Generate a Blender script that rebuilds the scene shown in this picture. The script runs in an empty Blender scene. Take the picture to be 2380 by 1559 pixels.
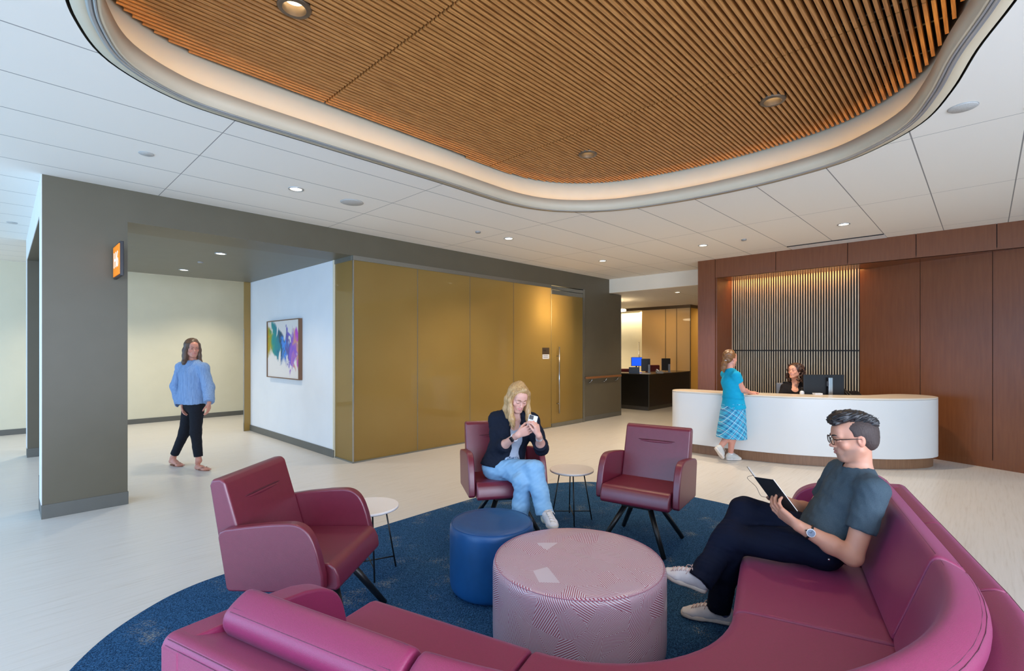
import bpy, bmesh, math, random
import numpy as np
from mathutils import Vector, Matrix
from mathutils.geometry import tessellate_polygon
random.seed(7)
C = bpy.context.collection
SC = bpy.context.scene
PI = math.pi
R = math.radians

# ------------------------------------------------------------------ camera
# X runs along the dark portal wall (away, to the right), Y runs along the
# wood reception wall (away, to the left), Z is up; the lens is at X=Y=0.
FPX, CXP, HYP, HC = 1142.2, 1190.0, 812.0, 1.52
TH = math.atan2(1100, 1142.2)
FW = (math.cos(TH), math.sin(TH)); RT = (math.sin(TH), -math.cos(TH))
cam_d = bpy.data.cameras.new('camera')
cam = bpy.data.objects.new('camera', cam_d); C.objects.link(cam)
cam.location = (0, 0, HC)
cam.rotation_euler = (PI / 2, 0, TH - PI / 2)
cam_d.sensor_width = 36; cam_d.lens = 36 * FPX / 2380
cam_d.shift_y = (HYP - 779.5) / 2380
cam_d.clip_start = 0.05; cam_d.clip_end = 100
SC.camera = cam

def at(px, py, Z):
    """world point at depth Z along the photograph's ray (px, py)"""
    r = (px - CXP) / FPX * Z
    return Vector((FW[0] * Z + RT[0] * r, FW[1] * Z + RT[1] * r, HC + (HYP - py) / FPX * Z))

# ------------------------------------------------------------------ colour helper
def lin(c):
    c = c / 255.0
    return c / 12.92 if c <= 0.04045 else ((c + 0.055) / 1.055) ** 2.4
def rgb(r, g, b): return (lin(r), lin(g), lin(b), 1)

# ------------------------------------------------------------------ world and light
W = bpy.data.worlds.new('sky'); SC.world = W; W.use_nodes = True
bg = W.node_tree.nodes['Background']
bg.inputs[0].default_value = (0.50, 0.74, 1.0, 1); bg.inputs[1].default_value = 1.2
SC.view_settings.view_transform = 'Standard'; SC.view_settings.look = 'None'
SC.view_settings.gamma = 1; SC.view_settings.use_curve_mapping = False
SC.view_settings.exposure = 0.22

def area(name, loc, rot, sx, sy, power, col):
    l = bpy.data.lights.new(name, 'AREA'); l.shape = 'RECTANGLE'; l.size = sx; l.size_y = sy
    l.energy = power; l.color = col
    o = bpy.data.objects.new(name, l); C.objects.link(o); o.location = loc; o.rotation_euler = rot
    return o
DAY = (0.32, 0.58, 1.0)
# daylight entering through the two window walls (left of and behind the camera)
area('daylight_left_window', (-4.25, 4.2, 1.55), (0, R(-66), 0), 2.5, 15.6, 400, DAY)
area('daylight_back_window', (-.6, -4.25, 1.55), (R(75), 0, 0), 6.6, 2.5, 520, (0.70, 0.79, 1.0))

# ------------------------------------------------------------------ materials
def mat(name, col, rough=0.5, spec=0.5, metal=0.0, noise=None, bump=None, coat=0.0, emis=None, estr=0.0, trans=0.0, sheen=0.0):
    """noise = (scale, other colour, sharpness, stretch)   bump = (scale, strength, stretch)"""
    m = bpy.data.materials.new(name); m.use_nodes = True
    nt = m.node_tree; p = nt.nodes['Principled BSDF']
    p.inputs['Base Color'].default_value = col
    p.inputs['Roughness'].default_value = rough
    p.inputs['Specular IOR Level'].default_value = spec
    p.inputs['Metallic'].default_value = metal
    p.inputs['Coat Weight'].default_value = coat
    p.inputs['Sheen Weight'].default_value = sheen; p.inputs['Sheen Tint'].default_value = (.80, .68, 1, 1); p.inputs['Sheen Roughness'].default_value = .35
    p.inputs['Transmission Weight'].default_value = trans
    if emis:
        p.inputs['Emission Color'].default_value = emis; p.inputs['Emission Strength'].default_value = estr
    N, L = nt.nodes.new, nt.links.new
    if noise or bump:
        tc = N('ShaderNodeTexCoord')
    if noise:
        mp = N('ShaderNodeMapping'); L(tc.outputs['Object'], mp.inputs[0])
        st = noise[3] if len(noise) > 3 else (1, 1, 1)
        mp.inputs['Scale'].default_value = st
        n = N('ShaderNodeTexNoise'); n.inputs['Scale'].default_value = noise[0]; n.inputs['Detail'].default_value = 5
        L(mp.outputs[0], n.inputs['Vector'])
        r = N('ShaderNodeValToRGB'); w_ = noise[2]
        r.color_ramp.elements[0].position = 0.5 - w_; r.color_ramp.elements[1].position = 0.5 + w_
        r.color_ramp.elements[0].color = noise[1]; r.color_ramp.elements[1].color = col
        L(n.outputs[0], r.inputs[0]); L(r.outputs[0], p.inputs['Base Color'])
    if bump:
        mp2 = N('ShaderNodeMapping'); L(tc.outputs['Object'], mp2.inputs[0])
        mp2.inputs['Scale'].default_value = bump[2] if len(bump) > 2 else (1, 1, 1)
        n2 = N('ShaderNodeTexNoise'); n2.inputs['Scale'].default_value = bump[0]; n2.inputs['Detail'].default_value = 3
        L(mp2.outputs[0], n2.inputs['Vector'])
        b = N('ShaderNodeBump'); b.inputs['Strength'].default_value = bump[1]; b.inputs['Distance'].default_value = 0.01
        L(n2.outputs[0], b.inputs['Height']); L(b.outputs[0], p.inputs['Normal'])
    return m

M = {}
M['ceiling'] = None
M['white_wall'] = mat('painted_wall_white', rgb(230, 230, 228), 0.6, noise=(3, rgb(226, 226, 224), .2))
M['cream_wall'] = mat('painted_wall_cream', rgb(222, 216, 190), 0.6, noise=(3, rgb(218, 212, 186), .2))
M['dark_paint'] = mat('painted_wall_charcoal', rgb(98, 91, 74), 0.42, 0.4, noise=(4, rgb(95, 88, 71), .2))
M['soffit'] = mat('painted_soffit_grey', rgb(112, 110, 98), 0.45, 0.4, noise=(4, rgb(109, 107, 95), .2))
M['base_grey'] = mat('rubber_base_grey', rgb(98, 97, 90), 0.45, noise=(6, rgb(94, 93, 86), .2))
M['lip'] = mat('cove_lip_paint', rgb(210, 194, 166), 0.55, noise=(5, rgb(206, 190, 162), .2))
M['cove'] = mat('cove_wall_paint', rgb(222, 208, 180), 0.6, noise=(5, rgb(218, 204, 176), .2))
M['trim'] = mat('ceiling_trim_metal', rgb(190, 192, 192), 0.3, metal=0.6, noise=(5, rgb(180, 182, 182), .2))
M['void'] = mat('ceiling_void_black', rgb(16, 13, 11), 0.9, 0.1, noise=(5, rgb(12, 10, 9), .2))
M['slat'] = mat('oiled_oak_slat', rgb(212, 150, 84), 0.42, 0.5, noise=(5, rgb(150, 94, 44), .25, (1.2, 22, 22)))
M['slat_light'] = mat('pale_slat', rgb(214, 200, 172), 0.4, 0.5, noise=(5, rgb(186, 162, 124), .25, (12, 12, 1)))
M['niche_back'] = mat('niche_backing', rgb(26, 20, 20), 0.6, 0.3, noise=(5, rgb(20, 16, 16), .2))
M['walnut'] = mat('walnut_panel', rgb(122, 72, 40), 0.27, 0.5, noise=(4, rgb(108, 61, 32), .3, (9, 9, .7)))
M['walnut_base'] = mat('walnut_plinth', rgb(142, 104, 74), 0.4, 0.5, noise=(6, rgb(118, 82, 55), .3, (14, 14, .8)))
M['seam'] = mat('panel_seam_black', rgb(22, 16, 12), 0.6, noise=(6, rgb(18, 13, 10), .3))
M['corian'] = mat('solid_surface_white', rgb(226, 224, 218), 0.3, 0.5, noise=(3, rgb(223, 221, 215), .3))
M['corian_warm_lit'] = mat('solid_surface_warm_lit', rgb(226, 214, 196), 0.25, 0.5, noise=(3, rgb(223, 210, 192), .3))  # white desk material with the warm light on its top put into the colour
M['leather'] = mat('plum_leather', rgb(116, 33, 54), 0.36, 0.9, noise=(30, rgb(109, 30, 50), .3), bump=(260, .06))
M['fabric'] = mat('berry_sofa_upholstery', rgb(148, 42, 88), 0.40, 0.7, noise=(240, rgb(134, 41, 77), .25), bump=(520, .16), sheen=.14)
M['stitch'] = mat('stitch_thread', rgb(88, 34, 58), 0.6, noise=(400, rgb(110, 52, 78), .1))
M['tuft'] = mat('plum_leather_fold', rgb(86, 30, 46), 0.5, noise=(30, rgb(80, 27, 42), .3))
M['black_metal'] = mat('black_powder_coat', rgb(24, 25, 27), 0.35, 0.5, noise=(30, rgb(20, 21, 23), .3))
M['steel'] = mat('brushed_steel', rgb(190, 190, 188), 0.22, metal=1.0, noise=(60, rgb(170, 170, 168), .3, (1, 1, .05)))
M['alu'] = mat('aluminium_channel', rgb(150, 150, 142), 0.35, metal=0.8, noise=(60, rgb(140, 140, 132), .3))
M['blue_vinyl'] = mat('blue_vinyl', rgb(20, 78, 132), 0.38, 0.5, noise=(20, rgb(18, 72, 124), .3), bump=(200, .05))
M['tabletop'] = mat('white_laminate', rgb(246, 240, 236), 0.35, noise=(8, rgb(243, 237, 232), .3))
M['plastic_black'] = mat('black_plastic', rgb(22, 22, 25), 0.35, noise=(30, rgb(18, 18, 21), .3))
M['plastic_grey'] = mat('grey_plastic', rgb(130, 136, 148), 0.4, noise=(30, rgb(122, 128, 140), .3))
M['plastic_white'] = mat('white_plastic', rgb(225, 226, 228), 0.35, noise=(30, rgb(218, 219, 221), .3))
M['counter_black'] = mat('black_stone_counter', rgb(30, 26, 22), 0.28, 0.5, noise=(7, rgb(24, 21, 18), .3))
M['counter_top'] = mat('brown_counter_top', rgb(120, 100, 74), 0.2, 0.5, noise=(9, rgb(104, 86, 62), .3))
M['kick'] = mat('kick_plate', rgb(96, 92, 86), 0.4, metal=.3, noise=(9, rgb(86, 82, 76), .3))
M['rail_wood'] = mat('handrail_wood', rgb(150, 98, 58), 0.35, noise=(9, rgb(128, 80, 44), .3, (1, 9, 9)))
M['lens'] = mat('downlight_lens', rgb(255, 246, 225), 0.4, emis=(1, .88, .66, 1), estr=9.0)
M['lens_warm'] = mat('downlight_lens_warm', rgb(255, 235, 190), 0.4, emis=(1, .78, .45, 1), estr=7.0)
M['strip'] = mat('led_strip', rgb(255, 220, 160), 0.4, emis=(1, .62, .13, 1), estr=12.0)
M['strip_niche'] = mat('led_strip_niche', rgb(255, 200, 120), 0.4, emis=(1, .50, .14, 1), estr=18.0)
M['ring_led'] = mat('led_ring', rgb(255, 240, 210), 0.4, emis=(1, .8, .5, 1), estr=12.0)
M['speaker'] = mat('speaker_grille', rgb(196, 194, 188), 0.6, noise=(200, rgb(180, 178, 172), .1))
M['sensor'] = mat('sensor_grey', rgb(150, 146, 140), 0.5, noise=(60, rgb(144, 140, 134), .3))
M['frame_brown'] = mat('art_frame_walnut', rgb(120, 86, 60), 0.4, noise=(20, rgb(104, 72, 48), .3, (1, 1, .1)))
M['sign_orange'] = mat('sign_orange', rgb(240, 140, 20), 0.35, emis=rgb(240, 130, 10), estr=0.5, noise=(20, rgb(236, 136, 18), .3))
M['sign_white'] = mat('sign_white', rgb(240, 240, 240), 0.4, emis=(1, 1, 1, 1), estr=0.5)
M['sign_dark'] = mat('sign_casing', rgb(40, 40, 44), 0.35)
M['bronze'] = mat('bronze_plate', rgb(110, 92, 74), 0.35, metal=.5, noise=(40, rgb(100, 84, 66), .3))
M['paper'] = mat('paper_label', rgb(232, 228, 222), 0.6)
M['screen_blue'] = mat('screen_blue', rgb(20, 60, 220), 0.3, emis=(0.01, .08, .85, 1), estr=1.3)
M['red_fabric'] = mat('dark_red_upholstery', rgb(116, 34, 38), 0.6, noise=(50, rgb(104, 30, 34), .3))

# gold film glass: glossy, lets a blurred glow through
def gold(name, a, b, tr):
    m = bpy.data.materials.new(name); m.use_nodes = True; nt = m.node_tree; N, L = nt.nodes.new, nt.links.new
    p = nt.nodes['Principled BSDF']; out = nt.nodes['Material Output']
    tc = N('ShaderNodeTexCoord'); n = N('ShaderNodeTexNoise'); n.inputs['Scale'].default_value = 1.3
    L(tc.outputs['Object'], n.inputs['Vector'])
    r = N('ShaderNodeValToRGB'); r.color_ramp.elements[0].color = a; r.color_ramp.elements[1].color = b
    r.color_ramp.elements[0].position = .3; r.color_ramp.elements[1].position = .7
    L(n.outputs[0], r.inputs[0]); L(r.outputs[0], p.inputs['Base Color'])
    p.inputs['Roughness'].default_value = 0.55; p.inputs['Specular IOR Level'].default_value = 0.5
    p.inputs['Coat Weight'].default_value = 0.9; p.inputs['Coat Roughness'].default_value = 0.03
    t = N('ShaderNodeBsdfTranslucent'); t.inputs[0].default_value = rgb(226, 200, 146)
    mx = N('ShaderNodeMixShader'); mx.inputs[0].default_value = tr
    L(p.outputs[0], mx.inputs[1]); L(t.outputs[0], mx.inputs[2]); L(mx.outputs[0], out.inputs[0])
    return m
M['gold_glass'] = gold('gold_film_glass', rgb(150, 124, 60), rgb(160, 134, 70), .42)
M['gold_far'] = gold('gold_film_glass_far', rgb(226, 204, 156), rgb(232, 210, 164), .3)

def clear_glass():
    m = bpy.data.materials.new('clear_glass'); m.use_nodes = True; nt = m.node_tree; N, L = nt.nodes.new, nt.links.new
    out = nt.nodes['Material Output']; t = N('ShaderNodeBsdfTransparent'); g = N('ShaderNodeBsdfGlossy')
    g.inputs['Roughness'].default_value = .02
    f = N('ShaderNodeFresnel'); f.inputs[0].default_value = 1.45
    mx = N('ShaderNodeMixShader'); L(f.outputs[0], mx.inputs[0]); L(t.outputs[0], mx.inputs[1]); L(g.outputs[0], mx.inputs[2])
    L(mx.outputs[0], out.inputs[0]); return m
M['clear'] = clear_glass()

# ceiling panels with reveal lines on the 0.6 x 1.8 m grid
def ceiling_mat(name, col, x0, dx, y0, dy, wdt, linecol):
    m = bpy.data.materials.new(name); m.use_nodes = True; nt = m.node_tree; N, L = nt.nodes.new, nt.links.new
    p = nt.nodes['Principled BSDF']; p.inputs['Roughness'].default_value = .75; p.inputs['Specular IOR Level'].default_value = .2
    tc = N('ShaderNodeTexCoord'); s = N('ShaderNodeSeparateXYZ'); L(tc.outputs['Object'], s.inputs[0])
    outs = []
    for ax, o0, d, w_ in ((0, x0, dx, wdt * .7), (1, y0, dy, wdt)):
        a = N('ShaderNodeMath'); a.operation = 'SUBTRACT'; L(s.outputs[ax], a.inputs[0]); a.inputs[1].default_value = o0 - 20 * d
        b = N('ShaderNodeMath'); b.operation = 'MODULO'; L(a.outputs[0], b.inputs[0]); b.inputs[1].default_value = d
        c = N('ShaderNodeMath'); c.operation = 'LESS_THAN'; L(b.outputs[0], c.inputs[0]); c.inputs[1].default_value = w_
        outs.append(c)
    mx = N('ShaderNodeMath'); mx.operation = 'MAXIMUM'; L(outs[0].outputs[0], mx.inputs[0]); L(outs[1].outputs[0], mx.inputs[1])
    c = N('ShaderNodeMix'); c.data_type = 'RGBA'; L(mx.outputs[0], c.inputs['Factor'])
    c.inputs['A'].default_value = col; c.inputs['B'].default_value = linecol
    L(c.outputs['Result'], p.inputs['Base Color'])
    b = N('ShaderNodeBump'); b.inputs['Strength'].default_value = .6; b.inputs['Distance'].default_value = .006; b.invert = True
    L(mx.outputs[0], b.inputs['Height']); L(b.outputs[0], p.inputs['Normal'])
    return m
M['ceiling'] = ceiling_mat('ceiling_panels', rgb(240, 234, 222), 1.108, 1.795, .39, .598, .009, rgb(150, 146, 140))
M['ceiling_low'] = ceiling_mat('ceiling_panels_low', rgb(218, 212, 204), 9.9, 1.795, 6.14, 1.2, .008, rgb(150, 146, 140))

# floor: pale sheet vinyl with fine streaks along X
def floor_mat():
    m = bpy.data.materials.new('pale_vinyl_floor'); m.use_nodes = True; nt = m.node_tree; N, L = nt.nodes.new, nt.links.new
    p = nt.nodes['Principled BSDF']; p.inputs['Roughness'].default_value = .34; p.inputs['Specular IOR Level'].default_value = .45
    tc = N('ShaderNodeTexCoord'); mp = N('ShaderNodeMapping'); L(tc.outputs['Object'], mp.inputs[0]); mp.inputs['Scale'].default_value = (1.6, 34, 1)
    n = N('ShaderNodeTexNoise'); n.inputs['Scale'].default_value = 1.5; n.inputs['Detail'].default_value = 8; n.inputs['Roughness'].default_value = .6
    L(mp.outputs[0], n.inputs['Vector'])
    r = N('ShaderNodeValToRGB'); e = r.color_ramp.elements
    e[0].position = .30; e[0].color = rgb(201, 194, 184); e[1].position = .46; e[1].color = rgb(212, 207, 199)
    e2 = e.new(.7); e2.color = rgb(217, 212, 205)
    L(n.outputs[0], r.inputs[0]); L(r.outputs[0], p.inputs['Base Color'])
    n2 = N('ShaderNodeTexNoise'); n2.inputs['Scale'].default_value = 2.0; L(tc.outputs['Object'], n2.inputs['Vector'])
    r2 = N('ShaderNodeMapRange'); r2.inputs['To Min'].default_value = .28; r2.inputs['To Max'].default_value = .4
    L(n2.outputs[0], r2.inputs[0]); L(r2.outputs[0], p.inputs['Roughness'])
    return m
M['floor'] = floor_mat()

def rug_mat():
    m = bpy.data.materials.new('blue_loop_carpet'); m.use_nodes = True; nt = m.node_tree; N, L = nt.nodes.new, nt.links.new
    p = nt.nodes['Principled BSDF']; p.inputs['Roughness'].default_value = .95; p.inputs['Specular IOR Level'].default_value = .1
    tc = N('ShaderNodeTexCoord')
    n = N('ShaderNodeTexNoise'); n.inputs['Scale'].default_value = 170; n.inputs['Detail'].default_value = 4; L(tc.outputs['Object'], n.inputs['Vector'])
    r = N('ShaderNodeValToRGB'); e = r.color_ramp.elements
    e[0].position = .36; e[0].color = rgb(18, 42, 70); e[1].position = .52; e[1].color = rgb(42, 82, 120)
    e2 = e.new(.66); e2.color = rgb(62, 108, 150)
    L(n.outputs[0], r.inputs[0])
    # scattered tan and pale flecks in short diagonal dashes
    mp = N('ShaderNodeMapping'); L(tc.outputs['Object'], mp.inputs[0]); mp.inputs['Rotation'].default_value = (0, 0, .6); mp.inputs['Scale'].default_value = (60, 240, 1)
    n3 = N('ShaderNodeTexNoise'); n3.inputs['Scale'].default_value = 1; n3.inputs['Detail'].default_value = 2; L(mp.outputs[0], n3.inputs['Vector'])
    n4 = N('ShaderNodeTexNoise'); n4.inputs['Scale'].default_value = 4.5; L(tc.outputs['Object'], n4.inputs['Vector'])
    ad = N('ShaderNodeMath'); ad.operation = 'MULTIPLY'; L(n3.outputs[0], ad.inputs[0]); L(n4.outputs[0], ad.inputs[1])
    mr = N('ShaderNodeMapRange'); mr.inputs['From Min'].default_value = .37; mr.inputs['From Max'].default_value = .43; L(ad.outputs[0], mr.inputs[0])
    c = N('ShaderNodeMix'); c.data_type = 'RGBA'; L(mr.outputs[0], c.inputs['Factor']); L(r.outputs[0], c.inputs['A']); c.inputs['B'].default_value = rgb(150, 150, 140)
    L(c.outputs['Result'], p.inputs['Base Color'])
    b = N('ShaderNodeBump'); b.inputs['Strength'].default_value = .8; b.inputs['Distance'].default_value = .006; L(n.outputs[0], b.inputs['Height']); L(b.outputs[0], p.inputs['Normal'])
    return m
M['rug'] = rug_mat()

def pattern_mat():
    """white vinyl printed with bands of fine crimson lines that turn at each cell"""
    m = bpy.data.materials.new('crimson_line_print'); m.use_nodes = True; nt = m.node_tree; N, L = nt.nodes.new, nt.links.new
    p = nt.nodes['Principled BSDF']; p.inputs['Roughness'].default_value = .3; p.inputs['Specular IOR Level'].default_value = .5
    tc = N('ShaderNodeTexCoord')
    def mt(op, a=None, b=None, c=None):
        n = N('ShaderNodeMath'); n.operation = op
        for i, v in enumerate((a, b, c)):
            if v is None: continue
            if isinstance(v, (int, float)): n.inputs[i].default_value = v
            else: L(v, n.inputs[i])
        return n.outputs[0]
    vo = N('ShaderNodeTexVoronoi'); vo.voronoi_dimensions = '2D'; vo.inputs['Scale'].default_value = 8.5; vo.inputs['Randomness'].default_value = .9
    L(tc.outputs['UV'], vo.inputs['Vector'])
    s1 = N('ShaderNodeSeparateXYZ'); L(tc.outputs['UV'], s1.inputs[0])
    s2 = N('ShaderNodeSeparateXYZ'); L(vo.outputs['Position'], s2.inputs[0])
    sc = N('ShaderNodeSeparateColor'); L(vo.outputs['Color'], sc.inputs[0])
    lx = mt('SUBTRACT', s1.outputs[0], s2.outputs[0]); ly = mt('SUBTRACT', s1.outputs[1], s2.outputs[1])
    ang = mt('MULTIPLY', mt('FLOOR', mt('MULTIPLY', sc.outputs[0], 6.0)), PI / 6)
    cs, sn = mt('COSINE', ang), mt('SINE', ang)
    u = mt('ADD', mt('MULTIPLY', lx, cs), mt('MULTIPLY', ly, sn))
    v = mt('SUBTRACT', mt('MULTIPLY', ly, cs), mt('MULTIPLY', lx, sn))
    au = mt('ABSOLUTE', v)
    # a chevron: parallel lines that bend once
    f = mt('ADD', u, mt('MULTIPLY', au, mt('MULTIPLY', mt('ROUND', sc.outputs[1]), 1.2)))
    fr = mt('FRACT', mt('DIVIDE', mt('ADD', f, 5.0), .0094))
    line = mt('LESS_THAN', fr, .35)
    plain = mt('LESS_THAN', sc.outputs[2], .955)
    k = mt('MULTIPLY', line, plain)
    c = N('ShaderNodeMix'); c.data_type = 'RGBA'; L(k, c.inputs['Factor']); c.inputs['A'].default_value = rgb(204, 190, 200); c.inputs['B'].default_value = rgb(146, 34, 66)
    L(c.outputs['Result'], p.inputs['Base Color'])
    return m
M['print'] = pattern_mat()

def art_mat():
    m = bpy.data.materials.new('abstract_canvas'); m.use_nodes = True; nt = m.node_tree; N, L = nt.nodes.new, nt.links.new
    p = nt.nodes['Principled BSDF']; p.inputs['Roughness'].default_value = .6
    tc = N('ShaderNodeTexCoord'); mp = N('ShaderNodeMapping'); L(tc.outputs['UV'], mp.inputs[0]); mp.inputs['Scale'].default_value = (3.4, 1.5, 1)
    n = N('ShaderNodeTexNoise'); n.inputs['Scale'].default_value = 2.2; n.inputs['Detail'].default_value = 6; n.inputs['Distortion'].default_value = .9; L(mp.outputs[0], n.inputs['Vector'])
    s = N('ShaderNodeSeparateXYZ'); L(tc.outputs['UV'], s.inputs[0])
    def mt(op, a, b=None, c=None):
        q = N('ShaderNodeMath'); q.operation = op
        for i, v in enumerate((a, b, c)):
            if v is None: continue
            if isinstance(v, (int, float)): q.inputs[i].default_value = v
            else: L(v, q.inputs[i])
        return q.outputs[0]
    # colour by u position (warped)
    uu = mt('ADD', s.outputs[0], mt('MULTIPLY', mt('SUBTRACT', n.outputs[0], .5), .55))
    r = N('ShaderNodeValToRGB'); e = r.color_ramp.elements
    e[0].position = 0; e[0].color = rgb(190, 150, 30); e[1].position = 1; e[1].color = rgb(190, 70, 190)
    for pos, cc in ((.1, (120, 150, 60)), (.2, (10, 140, 130)), (.38, (0, 120, 140)), (.47, (30, 60, 80)), (.55, (60, 140, 220)), (.65, (90, 80, 140)), (.74, (110, 90, 190)), (.84, (150, 90, 190)), (.93, (214, 150, 110))):
        q = e.new(pos); q.color = rgb(*cc)
    L(uu, r.inputs[0])
    # paint mass falls diagonally across the middle; rest stays raw canvas
    band = mt('ABSOLUTE', mt('SUBTRACT', mt('ADD', s.outputs[1], mt('MULTIPLY', s.outputs[0], .20)), .66))
    mk = mt('SUBTRACT', mt('ADD', mt('MULTIPLY', n.outputs[0], .9), .0), mt('MULTIPLY', band, .98))
    mr = N('ShaderNodeMapRange'); mr.inputs['From Min'].default_value = .16; mr.inputs['From Max'].default_value = .26; L(mk, mr.inputs[0])
    c = N('ShaderNodeMix'); c.data_type = 'RGBA'; L(mr.outputs[0], c.inputs['Factor']); c.inputs['A'].default_value = rgb(226, 218, 208); L(r.outputs[0], c.inputs['B'])
    L(c.outputs['Result'], p.inputs['Base Color'])
    return m
M['art'] = art_mat()

# ------------------------------------------------------------------ object helpers
def link(name, me, m, parent=None, smooth=False):
    o = bpy.data.objects.new(name, me); C.objects.link(o)
    if m: me.materials.append(m)
    if parent: o.parent = parent
    if smooth:
        me.polygons.foreach_set('use_smooth', [True] * len(me.polygons))
    return o
def obj(name, bm, m, parent=None, smooth=False):
    me = bpy.data.meshes.new(name); bmesh.ops.recalc_face_normals(bm, faces=bm.faces[:]); bm.to_mesh(me); bm.free()
    return link(name, me, m, parent, smooth)
def tag(o, label, cat, group=None, kind=None):
    o['label'] = label; o['category'] = cat
    if group: o['group'] = group
    if kind: o['kind'] = kind
    return o
def thing(name, label, cat, loc=(0, 0, 0), rz=0, group=None):
    o = bpy.data.objects.new(name, None); C.objects.link(o); o.empty_display_size = .1
    o.location = loc; o.rotation_euler = (0, 0, rz)
    return tag(o, label, cat, group)
def struct(o):
    o['kind'] = 'structure'; return o
def dup(root, loc, rz, label, group=None):
    r = root.copy(); C.objects.link(r); r.location = loc; r.rotation_euler = (0, 0, rz); r['label'] = label
    if group: r['group'] = group
    for ch in list(root.children):
        c = ch.copy(); C.objects.link(c); c.parent = r
        for g in ch.children:
            d = g.copy(); C.objects.link(d); d.parent = c
    return r
def bevel(o, w, seg=3, smooth=True, angle=30):
    b = o.modifiers.new('bevel', 'BEVEL'); b.width = w; b.segments = seg; b.limit_method = 'ANGLE'; b.angle_limit = R(angle)
    b.harden_normals = False
    if smooth:
        o.data.polygons.foreach_set('use_smooth', [True] * len(o.data.polygons))
        wn = o.modifiers.new('wn', 'WEIGHTED_NORMAL'); wn.keep_sharp = False; wn.weight = 90
    return o
def bx(bm, x0, x1, y0, y1, z0, z1, mtx=None):
    vs = [Vector((x, y, z)) for x in (x0, x1) for y in (y0, y1) for z in (z0, z1)]
    if mtx: vs = [mtx @ v for v in vs]
    v = [bm.verts.new(p) for p in vs]
    for f in ((0, 1, 3, 2), (4, 6, 7, 5), (0, 4, 5, 1), (2, 3, 7, 6), (0, 2, 6, 4), (1, 5, 7, 3)):
        bm.faces.new([v[i] for i in f])
def box(name, x0, x1, y0, y1, z0, z1, m, parent=None, bev=0, mtx=None):
    bm = bmesh.new(); bx(bm, x0, x1, y0, y1, z0, z1, mtx); o = obj(name, bm, m, parent)
    if bev: bevel(o, bev)
    return o
def prism(bm, pts, z0, z1, f=None):
    """extrude a closed 2D outline; f maps (u, v, w) to 3D"""
    f = f or (lambda u, v, w_: (u, v, w_))
    a = [bm.verts.new(f(u, v, z0)) for u, v in pts]; b = [bm.verts.new(f(u, v, z1)) for u, v in pts]
    n = len(pts)
    for i in range(n):
        bm.faces.new((a[i], a[(i + 1) % n], b[(i + 1) % n], b[i]))
    tris = tessellate_polygon([[Vector((u, v, 0)) for u, v in pts]])
    if n > 4 and True:
        try:
            bm.faces.new(a[::-1]); bm.faces.new(b)
        except ValueError: pass
    else:
        bm.faces.new(a[::-1]); bm.faces.new(b)
def fillet(pts, r, n=5, skip=()):
    """round the corners of a closed 2D outline"""
    out = []; N_ = len(pts)
    for i in range(N_):
        a, b, c = Vector(pts[i - 1]), Vector(pts[i]), Vector(pts[(i + 1) % N_])
        u, v = a - b, c - b; lu, lv = u.length, v.length; u.normalize(); v.normalize(); ang = u.angle(v)
        rr = r[i] if isinstance(r, (list, tuple)) else r
        if rr <= 0 or ang > 3.05: out.append(tuple(b)); continue
        d = min(rr / math.tan(ang / 2), lu * .48, lv * .48); p0, p1 = b + u * d, b + v * d
        for k in range(n + 1):
            t = k / n; out.append(tuple(p0 * (1 - t) ** 2 + b * 2 * t * (1 - t) + p1 * t * t))
    return out
def tube(bm, pts, r, seg=10, caps=True, r2=None):
    """tapered tube along a polyline"""
    pts = [Vector(p) for p in pts]; n = len(pts); rings = []
    prev = None
    for i, p in enumerate(pts):
        t = (pts[min(i + 1, n - 1)] - pts[max(i - 1, 0)]).normalized()
        if prev is None:
            up = Vector((0, 0, 1)) if abs(t.z) < .95 else Vector((1, 0, 0)); a = t.cross(up).normalized()
        else:
            a = (prev - t * prev.dot(t)).normalized()
        prev = a; b = t.cross(a)
        rr = r if r2 is None else r + (r2 - r) * i / (n - 1)
        if isinstance(r, (list, tuple)): rr = r[i]
        rings.append([bm.verts.new(p + (a * math.cos(2 * PI * k / seg) + b * math.sin(2 * PI * k / seg)) * rr) for k in range(seg)])
    for i in range(n - 1):
        for k in range(seg):
            bm.faces.new((rings[i][k], rings[i][(k + 1) % seg], rings[i + 1][(k + 1) % seg], rings[i + 1][k]))
    if caps:
        bm.faces.new(rings[0][::-1]); bm.faces.new(rings[-1])
def lathe(bm, prof, seg=48, c=(0, 0, 0), uv=False):
    rings = []
    for r, z in prof:
        rings.append([bm.verts.new((c[0] + r * math.cos(2 * PI * k / seg), c[1] + r * math.sin(2 * PI * k / seg), c[2] + z)) for k in range(seg)] if r > 1e-6 else [bm.verts.new((c[0], c[1], c[2] + z))])
    for i in range(len(rings) - 1):
        A, B = rings[i], rings[i + 1]
        for k in range(seg):
            q = [A[k % len(A)], A[(k + 1) % len(A)], B[(k + 1) % len(B)], B[k % len(B)]]
            q2 = []
            for v in q:
                if v not in q2: q2.append(v)
            if len(q2) >= 3: bm.faces.new(q2)
def catmull(pts, n=10, closed=True):
    P = [Vector(p) for p in pts]; out = []; N = len(P)
    for i in range(N if closed else N - 1):
        if closed: p0, p1, p2, p3 = P[(i - 1) % N], P[i], P[(i + 1) % N], P[(i + 2) % N]
        else: p0, p1, p2, p3 = P[max(i - 1, 0)], P[i], P[i + 1], P[min(i + 2, N - 1)]
        for k in range(n):
            t = k / n
            out.append(.5 * ((2 * p1) + (p2 - p0) * t + (2 * p0 - 5 * p1 + 4 * p2 - p3) * t * t + (3 * p1 - p0 - 3 * p2 + p3) * t ** 3))
    if not closed: out.append(P[-1])
    return out
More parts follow.
